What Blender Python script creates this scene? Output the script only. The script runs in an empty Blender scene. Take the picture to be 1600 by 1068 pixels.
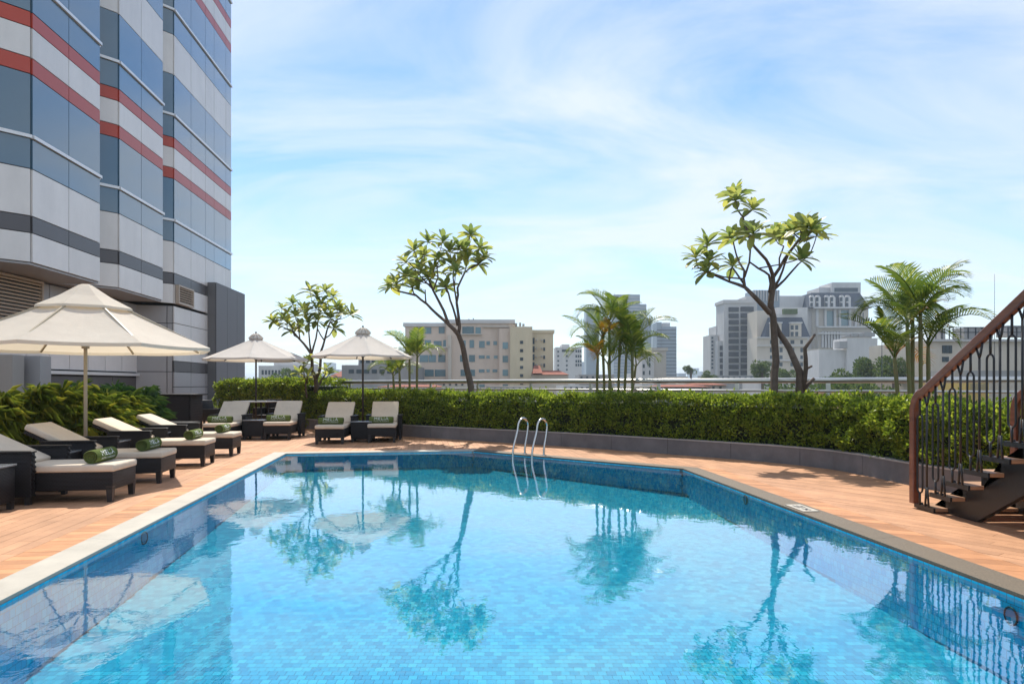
import bpy, bmesh, math, random
from mathutils import Vector, Matrix
R = math.radians
rnd = random.Random(7)
sc = bpy.context.scene
COL = sc.collection

# ------------------------------------------------------------------ camera, sky, sun, exposure
CAM_Z = 1.3; FPX = 1067.0; HZ = 601.0
cam_d = bpy.data.cameras.new('camera'); cam = bpy.data.objects.new('camera', cam_d); COL.objects.link(cam)
cam.location = (0, 0, CAM_Z); cam.rotation_euler = (R(90), 0, 0)
cam_d.sensor_width = 36; cam_d.lens = FPX/1600*36; cam_d.shift_y = (HZ-534)/1600
cam_d.clip_start = 0.05; cam_d.clip_end = 9000
sc.camera = cam

SUN = Vector((-.12, .72, 1)).normalized()
sun_d = bpy.data.lights.new('sun', 'SUN'); sun_o = bpy.data.objects.new('sun', sun_d); COL.objects.link(sun_o)
sun_d.energy = 3.6; sun_d.angle = R(.55); sun_d.color = (1, .93, .82)
sun_o.rotation_euler = SUN.to_track_quat('Z', 'Y').to_euler()
sun_o.location = (0, 0, 60)

w = bpy.data.worlds.new('World'); sc.world = w; w.use_nodes = True
nt = w.node_tree; nt.nodes.clear()
def N(t, typ, **kw):
    n = t.nodes.new(typ)
    for k, v in kw.items(): setattr(n, k, v)
    return n
out = N(nt, 'ShaderNodeOutputWorld'); bg = N(nt, 'ShaderNodeBackground'); bg.inputs[1].default_value = .118
sky = N(nt, 'ShaderNodeTexSky', sky_type='NISHITA'); sky.sun_disc = False
sky.sun_elevation = math.asin(SUN.z); sky.sun_rotation = math.atan2(SUN.x, SUN.y)
sky.air_density = 1.0; sky.dust_density = .0; sky.ozone_density = 2.0; sky.altitude = 20
geo = N(nt, 'ShaderNodeTexCoord'); sep = N(nt, 'ShaderNodeSeparateXYZ'); nt.links.new(geo.outputs['Generated'], sep.inputs[0])
zz = N(nt, 'ShaderNodeMath', operation='ADD'); zz.inputs[1].default_value = .16
zm = N(nt, 'ShaderNodeMath', operation='MAXIMUM'); zm.inputs[1].default_value = .0
nt.links.new(sep.outputs[2], zm.inputs[0]); nt.links.new(zm.outputs[0], zz.inputs[0])
dx = N(nt, 'ShaderNodeMath', operation='DIVIDE'); dy = N(nt, 'ShaderNodeMath', operation='DIVIDE')
nt.links.new(sep.outputs[0], dx.inputs[0]); nt.links.new(zz.outputs[0], dx.inputs[1])
nt.links.new(sep.outputs[1], dy.inputs[0]); nt.links.new(zz.outputs[0], dy.inputs[1])
cmb = N(nt, 'ShaderNodeCombineXYZ'); nt.links.new(dx.outputs[0], cmb.inputs[0]); nt.links.new(dy.outputs[0], cmb.inputs[1])
mp = N(nt, 'ShaderNodeMapping'); mp.inputs['Scale'].default_value = (.55, 1.0, 1); mp.inputs['Rotation'].default_value = (0, 0, R(28)); mp.inputs['Location'].default_value = (3.1, .7, 0)
nt.links.new(cmb.outputs[0], mp.inputs[0])
cn = N(nt, 'ShaderNodeTexNoise'); cn.inputs['Scale'].default_value = 1.5; cn.inputs['Detail'].default_value = 12; cn.inputs['Roughness'].default_value = .60; cn.inputs['Distortion'].default_value = .75
nt.links.new(mp.outputs[0], cn.inputs['Vector'])
cr = N(nt, 'ShaderNodeValToRGB'); cr.color_ramp.elements[0].position = .34; cr.color_ramp.elements[1].position = .62
cr.color_ramp.elements[0].color = (.14, .14, .14, 1); cr.color_ramp.elements[1].color = (.80, .80, .80, 1)
nt.links.new(cn.outputs['Fac'], cr.inputs[0])
cmx = N(nt, 'ShaderNodeMix', data_type='RGBA'); cmx.inputs[7].default_value = (4.9, 5.15, 5.4, 1)
nt.links.new(cr.outputs[0], cmx.inputs[0]); shs = N(nt, 'ShaderNodeHueSaturation'); shs.inputs['Saturation'].default_value = 1.25; shs.inputs['Hue'].default_value = .505; nt.links.new(sky.outputs[0], shs.inputs['Color']); nt.links.new(shs.outputs[0], cmx.inputs[6])
nt.links.new(cmx.outputs[2], bg.inputs[0]); nt.links.new(bg.outputs[0], out.inputs[0])

sc.view_settings.view_transform = 'Standard'; sc.view_settings.look = 'None'
sc.view_settings.exposure = 0.74; sc.view_settings.gamma = 1.0; sc.view_settings.use_curve_mapping = False
sc.cycles.max_bounces = 8; sc.cycles.transparent_max_bounces = 16; sc.cycles.volume_bounces = 0
sc.cycles.caustics_reflective = False; sc.cycles.caustics_refractive = False

# ------------------------------------------------------------------ helpers
class MB:
    def __init__(s): s.v = []; s.f = []; s.sm = []
    def add(s, vs, fs, smooth=False):
        b = len(s.v); s.v += [tuple(p) for p in vs]; s.f += [tuple(i+b for i in f) for f in fs]; s.sm += [smooth]*len(fs); return s
    def box(s, c, size, rz=0.0, ry=0.0, rx=0.0):
        M = Matrix.Translation(c) @ Matrix.Rotation(rz, 4, 'Z') @ Matrix.Rotation(ry, 4, 'Y') @ Matrix.Rotation(rx, 4, 'X')
        h = [x/2 for x in size]
        vs = [M @ Vector((sx*h[0], sy*h[1], sz*h[2])) for sz in (-1, 1) for sy in (-1, 1) for sx in (-1, 1)]
        return s.add(vs, [(0,2,3,1),(4,5,7,6),(0,1,5,4),(2,6,7,3),(0,4,6,2),(1,3,7,5)])
    def bx(s, x0, x1, y0, y1, z0, z1): return s.box(((x0+x1)/2, (y0+y1)/2, (z0+z1)/2), (abs(x1-x0), abs(y1-y0), abs(z1-z0)))
    def beam(s, a, b, wd, ht, up=(0,0,1)):
        a = Vector(a); b = Vector(b); d = (b-a).normalized(); u = Vector(up)
        x = d.cross(u)
        if x.length < 1e-4: x = d.cross(Vector((0,1,0)))
        x.normalize(); y = x.cross(d)
        vs = [p + x*sx*wd/2 + y*sy*ht/2 for p in (a, b) for sy in (-1, 1) for sx in (-1, 1)]
        return s.add(vs, [(0,1,3,2),(4,6,7,5),(0,4,5,1),(2,3,7,6),(0,2,6,4),(1,5,7,3)])
    def tube(s, pts, rs, n=8, cap=True, smooth=True):
        pts = [Vector(p) for p in pts]
        if not hasattr(rs, '__len__'): rs = [rs]*len(pts)
        vs = []; fs = []; px = None
        for i, p in enumerate(pts):
            if i == 0: d = pts[1]-p
            elif i == len(pts)-1: d = p-pts[i-1]
            else: d = (pts[i+1]-p).normalized() + (p-pts[i-1]).normalized()
            d.normalize()
            if px is None:
                t = Vector((0,0,1)) if abs(d.z) < .9 else Vector((1,0,0)); x = d.cross(t).normalized()
            else: x = (px - d*px.dot(d)).normalized()
            px = x; y = d.cross(x)
            for k in range(n):
                a = 2*math.pi*k/n; vs.append(p + (x*math.cos(a)+y*math.sin(a))*rs[i])
        for i in range(len(pts)-1):
            for k in range(n):
                fs.append((i*n+k, i*n+(k+1)%n, (i+1)*n+(k+1)%n, (i+1)*n+k))
        if cap: fs += [tuple(range(n))[::-1], tuple((len(pts)-1)*n+k for k in range(n))]
        return s.add(vs, fs, smooth)
    def lathe(s, prof, c=(0,0,0), n=24, a0=0.0, smooth=True):
        vs = []; fs = []
        for (r, z) in prof:
            for k in range(n):
                a = a0+2*math.pi*k/n; vs.append((c[0]+r*math.cos(a), c[1]+r*math.sin(a), c[2]+z))
        for i in range(len(prof)-1):
            for k in range(n): fs.append((i*n+k, i*n+(k+1)%n, (i+1)*n+(k+1)%n, (i+1)*n+k))
        return s.add(vs, fs, smooth)
    def prism(s, poly, z0, z1):
        n = len(poly)
        vs = [(x, y, z0) for x, y in poly]+[(x, y, z1) for x, y in poly]
        fs = [tuple(range(n))[::-1], tuple(range(n, 2*n))]+[(i, (i+1)%n, n+(i+1)%n, n+i) for i in range(n)]
        return s.add(vs, fs)
    def rbox(s, c, size, bev=.02, seg=3, rz=0.0, ry=0.0):
        bm = bmesh.new(); bmesh.ops.create_cube(bm, size=1)
        bmesh.ops.scale(bm, vec=size, verts=bm.verts)
        bmesh.ops.bevel(bm, geom=list(bm.edges), offset=bev, segments=seg, profile=.6, affect='EDGES')
        M = Matrix.Translation(c) @ Matrix.Rotation(rz, 4, 'Z') @ Matrix.Rotation(ry, 4, 'Y')
        bm.verts.index_update()
        s.add([M @ v.co for v in bm.verts], [[v.index for v in f.verts] for f in bm.faces], True); bm.free(); return s
    def mesh(s, name, m):
        me = bpy.data.meshes.new(name); me.from_pydata(s.v, [], s.f); me.materials.append(m)
        me.polygons.foreach_set('use_smooth', s.sm); me.update(); return me

def wloc(o):
    v = Vector((0,0,0))
    while o is not None: v += o.location; o = o.parent
    return v
def link(name, me, parent=None, world=True):
    o = bpy.data.objects.new(name, me); COL.objects.link(o)
    if parent is not None:
        o.parent = parent
        if world: o.location = -wloc(parent)
    return o
def obj(name, mb, m, parent=None, world=True): return link(name, mb.mesh(name, m), parent, world)
def tag(o, label=None, cat=None, group=None, kind=None):
    if label: o['label'] = label
    if cat: o['category'] = cat
    if group: o['group'] = group
    if kind: o['kind'] = kind
    return o
def thing(name, label, cat, loc=(0,0,0), rz=0.0, group=None):
    o = bpy.data.objects.new(name, None); COL.objects.link(o); o.location = loc; o.rotation_euler = (0,0,rz); o.empty_display_size = .2
    return tag(o, label, cat, group)
def struct(name, mb, m, parent=None):
    o = obj(name, mb, m, parent)
    if parent is None: o['kind'] = 'structure'
    return o
_unit = {}
def piece(name, m, c, size, parent, rz=0.0, rx=0.0, ry=0.0):
    """a box-shaped piece sharing one unit-cube mesh per material"""
    key = (name, m.name)
    if key not in _unit: _unit[key] = MB().box((0,0,0), (1,1,1)).mesh(name, m)
    o = bpy.data.objects.new(name, _unit[key]); COL.objects.link(o); o.parent = parent
    o.location = Vector(c) - wloc(parent); o.rotation_euler = (rx, ry, rz); o.scale = size
    return o
def copy_tree(o, parent=None):
    c = o.copy(); COL.objects.link(c); c.parent = parent
    for ch in list(o.children): copy_tree(ch, c)
    return c
def PX(px, py, Y): return Vector(((px-800)/FPX*Y, Y, CAM_Z-(py-HZ)/FPX*Y))
def XP(px, Y): return (px-800)/FPX*Y
def ZP(py, Y): return CAM_Z-(py-HZ)/FPX*Y

# ------------------------------------------------------------------ materials
def mat(name, col, rough=.6, metal=0.0, var=0.0, vscale=3.0, bump=0.0, bscale=40.0, spec=.5, objrand=0.0, island=0.0, coat=0.0, stretch=(1,1,1), col2=None, pos=False, stain=0.0):
    m = bpy.data.materials.new(name); m.use_nodes = True; t = m.node_tree; b = t.nodes['Principled BSDF']
    b.inputs['Roughness'].default_value = rough; b.inputs['Metallic'].default_value = metal; b.inputs['Specular IOR Level'].default_value = spec
    if coat: b.inputs['Coat Weight'].default_value = coat; b.inputs['Coat Roughness'].default_value = .05
    col = tuple(col)+(1,); last = None
    tc = N(t, 'ShaderNodeTexCoord'); mpn = N(t, 'ShaderNodeMapping'); mpn.inputs['Scale'].default_value = stretch
    gpos = N(t, 'ShaderNodeNewGeometry')
    t.links.new(gpos.outputs['Position'] if pos else tc.outputs['Object'], mpn.inputs[0])
    if var or col2:
        nz = N(t, 'ShaderNodeTexNoise'); nz.inputs['Scale'].default_value = vscale; nz.inputs['Detail'].default_value = 6; nz.inputs['Roughness'].default_value = .65
        t.links.new(mpn.outputs[0], nz.inputs['Vector'])
        rp = N(t, 'ShaderNodeValToRGB'); rp.color_ramp.elements[0].position = .3; rp.color_ramp.elements[1].position = .7
        c2 = tuple(col2)+(1,) if col2 else tuple(min(1, c*(1+var)) for c in col[:3])+(1,)
        rp.color_ramp.elements[0].color = col if col2 else tuple(c*(1-var) for c in col[:3])+(1,); rp.color_ramp.elements[1].color = c2
        t.links.new(nz.outputs['Fac'], rp.inputs[0]); last = rp.outputs[0]
    for amt, src in ((objrand, 'obj'), (island, 'isl')):
        if amt:
            if src == 'obj': nn = N(t, 'ShaderNodeObjectInfo'); so = nn.outputs['Random']
            else: nn = N(t, 'ShaderNodeNewGeometry'); so = nn.outputs['Random Per Island']
            mr = N(t, 'ShaderNodeMapRange'); mr.inputs[3].default_value = 1-amt; mr.inputs[4].default_value = 1+amt; t.links.new(so, mr.inputs[0])
            hs = N(t, 'ShaderNodeHueSaturation'); t.links.new(mr.outputs[0], hs.inputs['Value'])
            if last is not None: t.links.new(last, hs.inputs['Color'])
            else: hs.inputs['Color'].default_value = col
            last = hs.outputs[0]
    if stain:      # worn and damp patches with a shape of their own
        sn = N(t, 'ShaderNodeTexNoise'); sn.inputs['Scale'].default_value = 1.3; sn.inputs['Detail'].default_value = 7; sn.inputs['Roughness'].default_value = .7; t.links.new(gpos.outputs['Position'], sn.inputs['Vector'])
        sm_ = N(t, 'ShaderNodeMapRange'); sm_.inputs[1].default_value = .35; sm_.inputs[2].default_value = .65; sm_.inputs[3].default_value = 1-stain; sm_.inputs[4].default_value = 1+stain*.6; t.links.new(sn.outputs['Fac'], sm_.inputs[0])
        sh_ = N(t, 'ShaderNodeHueSaturation'); t.links.new(sm_.outputs[0], sh_.inputs['Value'])
        if last is not None: t.links.new(last, sh_.inputs['Color'])
        else: sh_.inputs['Color'].default_value = col
        last = sh_.outputs[0]
    if last is not None: t.links.new(last, b.inputs['Base Color'])
    else: b.inputs['Base Color'].default_value = col
    if bump:
        bn = N(t, 'ShaderNodeTexNoise'); bn.inputs['Scale'].default_value = bscale; bn.inputs['Detail'].default_value = 5
        t.links.new(mpn.outputs[0], bn.inputs['Vector'])
        bp = N(t, 'ShaderNodeBump'); bp.inputs['Strength'].default_value = bump; bp.inputs['Distance'].default_value = .02
        t.links.new(bn.outputs['Fac'], bp.inputs['Height']); t.links.new(bp.outputs[0], b.inputs['Normal'])
    return m
def leafmat(name, c0, c1, c2, trans=.35, rough=.5, src='isl', gloss=.25):
    """leaf: colour varies leaf by leaf; light passes through the blade"""
    m = bpy.data.materials.new(name); m.use_nodes = True; t = m.node_tree; t.nodes.clear()
    o = N(t, 'ShaderNodeOutputMaterial')
    if src == 'isl': n = N(t, 'ShaderNodeNewGeometry'); so = n.outputs['Random Per Island']
    else: n = N(t, 'ShaderNodeObjectInfo'); so = n.outputs['Random']
    rp = N(t, 'ShaderNodeValToRGB'); rp.color_ramp.elements[0].color = tuple(c0)+(1,); rp.color_ramp.elements[1].color = tuple(c2)+(1,)
    e = rp.color_ramp.elements.new(.6); e.color = tuple(c1)+(1,)
    t.links.new(so, rp.inputs[0])
    p = N(t, 'ShaderNodeBsdfPrincipled'); p.inputs['Roughness'].default_value = rough; p.inputs['Specular IOR Level'].default_value = gloss
    tr = N(t, 'ShaderNodeBsdfTranslucent'); mx = N(t, 'ShaderNodeMixShader'); mx.inputs[0].default_value = trans
    br = N(t, 'ShaderNodeHueSaturation'); br.inputs['Value'].default_value = 1.5; br.inputs['Saturation'].default_value = 1.05
    t.links.new(rp.outputs[0], p.inputs['Base Color']); t.links.new(rp.outputs[0], br.inputs['Color']); t.links.new(br.outputs[0], tr.inputs[0])
    t.links.new(p.outputs[0], mx.inputs[1]); t.links.new(tr.outputs[0], mx.inputs[2]); t.links.new(mx.outputs[0], o.inputs[0])
    return m
def fabric(name, col, trans=.3):
    m = mat(name, col, .85, var=.05, vscale=5, bump=.35, bscale=7, spec=.2); t = m.node_tree
    o = [n for n in t.nodes if n.type == 'OUTPUT_MATERIAL'][0]; p = t.nodes['Principled BSDF']
    tr = N(t, 'ShaderNodeBsdfTranslucent'); tr.inputs[0].default_value = (col[0], col[1]*.93, col[2]*.8, 1)
    mx = N(t, 'ShaderNodeMixShader'); mx.inputs[0].default_value = trans
    t.links.new(p.outputs[0], mx.inputs[1]); t.links.new(tr.outputs[0], mx.inputs[2]); t.links.new(mx.outputs[0], o.inputs[0]); return m
def wicker(name, col):
    m = mat(name, col, .45, spec=.28); t = m.node_tree; b = t.nodes['Principled BSDF']
    tc = N(t, 'ShaderNodeTexCoord'); br = N(t, 'ShaderNodeTexChecker'); br.inputs['Scale'].default_value = 55
    wv = N(t, 'ShaderNodeTexWave'); wv.inputs['Scale'].default_value = 22; wv.bands_direction = 'Z'; wv.inputs['Distortion'].default_value = .6
    t.links.new(tc.outputs['Object'], br.inputs[0]); t.links.new(tc.outputs['Object'], wv.inputs[0])
    ad = N(t, 'ShaderNodeMath', operation='ADD'); t.links.new(br.outputs['Fac'], ad.inputs[0]); t.links.new(wv.outputs['Fac'], ad.inputs[1])
    bp = N(t, 'ShaderNodeBump'); bp.inputs['Strength'].default_value = .5; bp.inputs['Distance'].default_value = .006
    t.links.new(ad.outputs[0], bp.inputs['Height']); t.links.new(bp.outputs[0], b.inputs['Normal'])
    mr = N(t, 'ShaderNodeMapRange'); mr.inputs[3].default_value = .6; mr.inputs[4].default_value = 1.5; mr.inputs[2].default_value = 2; t.links.new(ad.outputs[0], mr.inputs[0])
    hs = N(t, 'ShaderNodeHueSaturation'); hs.inputs['Color'].default_value = tuple(col)+(1,); t.links.new(mr.outputs[0], hs.inputs['Value']); t.links.new(hs.outputs[0], b.inputs['Base Color'])
    return m
def tilemat(name, src, cs=((.020,.25,.40),(.032,.31,.46),(.05,.365,.51),(.085,.425,.56))):
    m = mat(name, (.1,.4,.6), .7, spec=.02); t = m.node_tree; b = t.nodes['Principled BSDF']
    if src == 'isl': n = N(t, 'ShaderNodeNewGeometry'); so = n.outputs['Random Per Island']
    else: n = N(t, 'ShaderNodeObjectInfo'); so = n.outputs['Random']
    rp = N(t, 'ShaderNodeValToRGB'); els = rp.color_ramp.elements
    els[0].color = cs[0]+(1,); els[1].color = cs[3]+(1,); e = els.new(.3); e.color = cs[1]+(1,); e = els.new(.7); e.color = cs[2]+(1,)
    t.links.new(so, rp.inputs[0]); t.links.new(rp.outputs[0], b.inputs['Base Color']); return m

M = {}
M['board'] = mat('deck_board', (.50,.268,.148), .62, var=.13, vscale=2.5, pos=True, stain=.16, bump=.1, bscale=30, objrand=.12, spec=.3)
M['board_far'] = mat('deck_board_far', (.50,.268,.148), .62, var=.13, vscale=2.5, pos=True, stain=.16, bump=.1, bscale=30, island=.12, spec=.3)
M['border'] = mat('border_tile', (.52,.25,.12), .55, var=.12, vscale=5, pos=True, stain=.12, bump=.08, bscale=30, objrand=.22, spec=.3)
M['grout'] = mat('grout', (.17,.09,.055), .9)
M['cream_stone'] = mat('cream_stone', (.43,.40,.34), .6, var=.09, vscale=3, bump=.05, bscale=60, objrand=.04, pos=True, stain=.12)
M['granite'] = mat('granite_pebble', (.14,.110,.075), .65, var=.45, vscale=90, bump=.3, bscale=120, objrand=.05)
M['tile_w_bright'] = tilemat('pool_wall_mosaic_brightened', 'isl', ((.03,.47,.74),(.04,.53,.78),(.06,.59,.82),(.12,.66,.85))); M['tile_s'] = tilemat('pool_mosaic_far', 'isl'); M['tile_o'] = tilemat('pool_mosaic', 'obj')  # wall tile colour raised above the floor's to stand in for water-scattered light
M['pool_grout'] = mat('pool_grout', (.035,.32,.47), .8, spec=.02)
M['steel'] = mat('stainless_steel', (.62,.61,.58), .22, metal=1.0)
M['rail_steel'] = mat('brushed_steel', (.60,.59,.55), .33, metal=1.0)
M['wall_slab'] = mat('grey_stone_slab', (.155,.15,.155), .7, var=.16, vscale=4, bump=.12, bscale=70, objrand=.06, pos=True, stain=.18)
M['wall_cap'] = mat('pale_stone_cap', (.36,.35,.34), .6, var=.08, vscale=8)
M['soil'] = mat('soil', (.045,.032,.022), .95, var=.3, vscale=12, bump=.5, bscale=40)
M['wicker'] = wicker('dark_wicker', (.013,.012,.013))
M['darkleg'] = mat('dark_leg', (.016,.015,.016), .45)
M['cushion'] = mat('cream_cushion', (.66,.56,.44), .85, var=.06, vscale=6, bump=.5, bscale=9, spec=.2)
M['towel'] = mat('green_towel', (.115,.150,.040), .95, var=.18, vscale=25, bump=.5, bscale=220, spec=.1)
M['towel_dk'] = mat('green_towel_fold', (.06,.085,.02), .95)
M['white_print'] = mat('white_print', (.78,.78,.74), .8)
M['canopy_cream'] = fabric('cream_canopy', (.80,.75,.66), .42)
M['canopy_white'] = fabric('white_canopy', (.78,.75,.71), .36)
M['beige_pole'] = mat('beige_pole', (.42,.36,.26), .5)
M['dark_pole'] = mat('dark_wood_pole', (.035,.026,.022), .5, var=.2, vscale=9)
M['tabletop'] = mat('pale_tabletop', (.66,.62,.55), .4)
M['glassgrey'] = mat('table_glass', (.20,.21,.22), .12, spec=.6)
M['rail_wood'] = mat('red_brown_wood', (.150,.046,.022), .36, var=.30, vscale=3.0, stretch=(7,.7,7), bump=.06, bscale=20, coat=.25)
M['tread_wood'] = mat('tread_wood', (.40,.22,.12), .5, var=.15, vscale=4, stretch=(1,7,7), objrand=.08)
M['iron'] = mat('black_iron', (.012,.012,.013), .40, spec=.5, bump=.05, bscale=60)
M['panel'] = mat('grey_panel', (.74,.71,.675), .4, metal=.12, var=.045, vscale=2.2, stretch=(1,1,.2), pos=True, stain=.04, objrand=.04)
M['panel_dk'] = mat('dark_panel', (.105,.098,.10), .35, metal=.2, objrand=.05)
M['panel_red'] = mat('red_panel', (.48,.065,.035), .32, spec=.5, objrand=.03)
M['panel_glass'] = mat('blue_glass', (.065,.145,.21), .06, spec=1.0, objrand=.07, coat=.7, bump=.03, bscale=1.4, pos=True)
M['panel_mid'] = mat('mid_grey_panel', (.36,.35,.35), .4, metal=.2, var=.04, vscale=.8, objrand=.06)
M['strip'] = mat('white_metal_strip', (.74,.74,.73), .3, metal=.3)
M['joint'] = mat('dark_joint', (.03,.03,.032), .7)
M['core'] = mat('smooth_grey_cladding', (.155,.155,.16), .55, var=.03, vscale=.5)
M['louver'] = mat('beige_louver', (.48,.40,.32), .5)
M['plaster'] = mat('beige_plaster', (.40,.36,.32), .8, var=.05)
M['bark'] = mat('frangipani_bark', (.115,.082,.062), .8, var=.28, vscale=9, bump=.4, bscale=35)
M['palm_stem'] = mat('palm_stem', (.22,.155,.06), .6, col2=(.13,.17,.05), vscale=5, stretch=(1,1,3))
M['bamboo_stem'] = mat('cane_stem', (.09,.085,.035), .7, var=.2)
M['frangi'] = leafmat('frangipani_leaf', (.15,.21,.06), (.26,.30,.09), (.44,.43,.10), .5, .38, 'obj', .22)
M['palm_leaf'] = leafmat('palm_leaf', (.075,.125,.024), (.135,.19,.034), (.28,.30,.045), .44, .42, 'isl', .35)
M['palm_yellow'] = leafmat('yellow_frond', (.22,.17,.03), (.35,.20,.03), (.30,.11,.02), .35, .5)
M['hedge'] = leafmat('hedge_leaf', (.08,.125,.016), (.18,.25,.03), (.36,.41,.06), .46, .4, 'isl', .35)
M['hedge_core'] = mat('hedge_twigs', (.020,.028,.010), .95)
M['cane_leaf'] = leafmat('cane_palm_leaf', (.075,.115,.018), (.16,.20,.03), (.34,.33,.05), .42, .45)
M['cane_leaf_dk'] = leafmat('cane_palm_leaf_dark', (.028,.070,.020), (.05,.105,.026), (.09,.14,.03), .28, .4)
M['citytree'] = leafmat('city_tree_leaf', (.045,.085,.022), (.085,.13,.03), (.15,.19,.045), .25, .6)
M['win'] = mat('window_glass', (.04,.06,.075), .3, spec=.3, objrand=.25)
M['win_teal'] = mat('teal_window_glass', (.11,.20,.23), .12, spec=.7, objrand=.25)

# ------------------------------------------------------------------ pool, deck, ground
GZ = -20.0
gm = mat('city_ground', (.20,.19,.18), .9, var=.35, vscale=.02, col2=(.10,.12,.07))
g = MB(); g.add([(-5000,-3000,GZ),(5000,-3000,GZ),(5000,6500,GZ),(-5000,6500,GZ)], [(0,1,2,3)]); struct('ground', g, gm)

def isect(p, d, q, e):
    den = d[0]*e[1]-d[1]*e[0]; t = ((q[0]-p[0])*e[1]-(q[1]-p[1])*e[0])/den; return (p[0]+d[0]*t, p[1]+d[1]*t)
def offset(poly, dists):
    """offset an open polyline to its left by a distance per segment"""
    L = []
    for i in range(len(poly)-1):
        a, b = poly[i], poly[i+1]; d = (b[0]-a[0], b[1]-a[1]); l = math.hypot(*d); n = (-d[1]/l, d[0]/l)
        L.append(((a[0]+n[0]*dists[i], a[1]+n[1]*dists[i]), d))
    pts = [L[0][0]]
    for i in range(len(L)-1): pts.append(isect(L[i][0], L[i][1], L[i+1][0], L[i+1][1]))
    a, d = L[-1]; pts.append((a[0]+d[0], a[1]+d[1])); return pts
def clip(poly, a, b):
    """keep what lies left of a->b"""
    o = []
    for i in range(len(poly)):
        p, q = poly[i], poly[(i+1)%len(poly)]
        sp = (b[0]-a[0])*(p[1]-a[1])-(b[1]-a[1])*(p[0]-a[0]); sq = (b[0]-a[0])*(q[1]-a[1])-(b[1]-a[1])*(q[0]-a[0])
        if sp >= 0: o.append(p)
        if sp*sq < 0: t = sp/(sp-sq); o.append((p[0]+(q[0]-p[0])*t, p[1]+(q[1]-p[1])*t))
    return o
NEAR = .9
lx = lambda y: -3.08-.1366*(y-4.10)
rx_ = lambda y: 2.66-.078*(y-10.62)
POOL = [(lx(NEAR), NEAR), (lx(12.96), 12.96), (-.76, 13.53), (2.66, 10.62), (rx_(NEAR), NEAR)]   # left edge, far edge, right edge (clockwise)
WZ = -.03
def floor_z(y): return -.60+.27*(y-4)/9.0
COPE = offset(POOL, [.27]*4); BORD = offset(POOL, [.55, .27, .27, .55])

pool = thing('swimming_pool', 'turquoise mosaic swimming pool with clear still water across the foreground', 'pool', (0, 7, -.7))
# shell behind the mosaic
sh = MB(); n = len(POOL)
fl = [(x, y, floor_z(y)-.006) for x, y in POOL]; sh.add(fl, [tuple(range(n))[::-1]])
for i in range(n):
    a, b = POOL[i], POOL[(i+1)%n]
    sh.add([(a[0],a[1],-.02),(b[0],b[1],-.02),(b[0],b[1],floor_z(b[1])-.006),(a[0],a[1],floor_z(a[1])-.006)], [(0,1,2,3)])
obj('pool_shell', sh, M['pool_grout'], pool)
T = .06; GAP = .003
inside = lambda x, y: all(((POOL[(i+1)%n][0]-POOL[i][0])*(y-POOL[i][1])-(POOL[(i+1)%n][1]-POOL[i][1])*(x-POOL[i][0])) < -.02 for i in range(n))
cells = []
for j in range(int((13.6-NEAR)/T)):
    for i in range(int(9/T)):
        x = -4.6+i*T+(T/2 if j % 2 else 0); y = NEAR+j*T+.03
        if inside(x, y): cells.append((x, y))
vis = sorted([c for c in cells if c[1] > 4.35 and abs(c[0])/c[1] < .62], key=lambda c: c[1])[:290]; vs_ = set(vis)
tl = MB(); h = T/2-GAP/2
for (x, y) in cells:
    if (x, y) in vs_: continue
    z = floor_z(y); k = .03*T
    tl.add([(x-h,y-h,floor_z(y-h)),(x+h,y-h,floor_z(y-h)),(x+h,y+h,floor_z(y+h)),(x-h,y+h,floor_z(y+h))], [(0,1,2,3)])
o = obj('floor_mosaic', tl, M['tile_s'], pool); o['kind'] = 'stuff'
for (x, y) in vis: piece('mosaic_tile', M['tile_o'], (x, y, floor_z(y)-.0015), (T-GAP, T-GAP, .004), pool, rx=math.atan(.03))
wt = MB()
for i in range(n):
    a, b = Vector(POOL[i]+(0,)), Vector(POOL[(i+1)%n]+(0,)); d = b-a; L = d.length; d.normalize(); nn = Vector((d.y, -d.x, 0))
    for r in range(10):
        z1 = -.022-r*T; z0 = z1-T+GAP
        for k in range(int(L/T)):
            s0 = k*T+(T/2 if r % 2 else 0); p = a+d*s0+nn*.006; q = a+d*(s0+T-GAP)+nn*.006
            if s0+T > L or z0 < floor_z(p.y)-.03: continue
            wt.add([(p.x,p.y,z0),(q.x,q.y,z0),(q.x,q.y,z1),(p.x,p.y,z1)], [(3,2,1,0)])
o = obj('wall_mosaic', wt, M['tile_w_bright'], pool); o['kind'] = 'stuff'
# ring lamps in the pool walls
def ring(px, py, left):
    for k in range(400):
        y = 3.5+k*.02; x = (lx(y) if left else rx_(y))
        if abs(XP(px, y)-x) < .03: break
    z = ZP(py, y); r = .055; mb = MB(); s = .012 if left else -.012
    mb.tube([(x+s, y+r*math.cos(a), z+r*math.sin(a)) for a in [2*math.pi*q/16 for q in range(17)]], .0065, 6, cap=False)
    obj('lamp_ring', mb, M['iron'], pool)
    mb = MB(); mb.add([(x+s, y+r*math.cos(a), z+r*math.sin(a)) for a in [2*math.pi*q/16 for q in range(16)]], [tuple(range(16))]); obj('lamp_lens', mb, M['pool_grout'], pool)
for a in ((1578, 962, 0), (1163, 780, 0), (228, 840, 1)): ring(*a)

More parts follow.
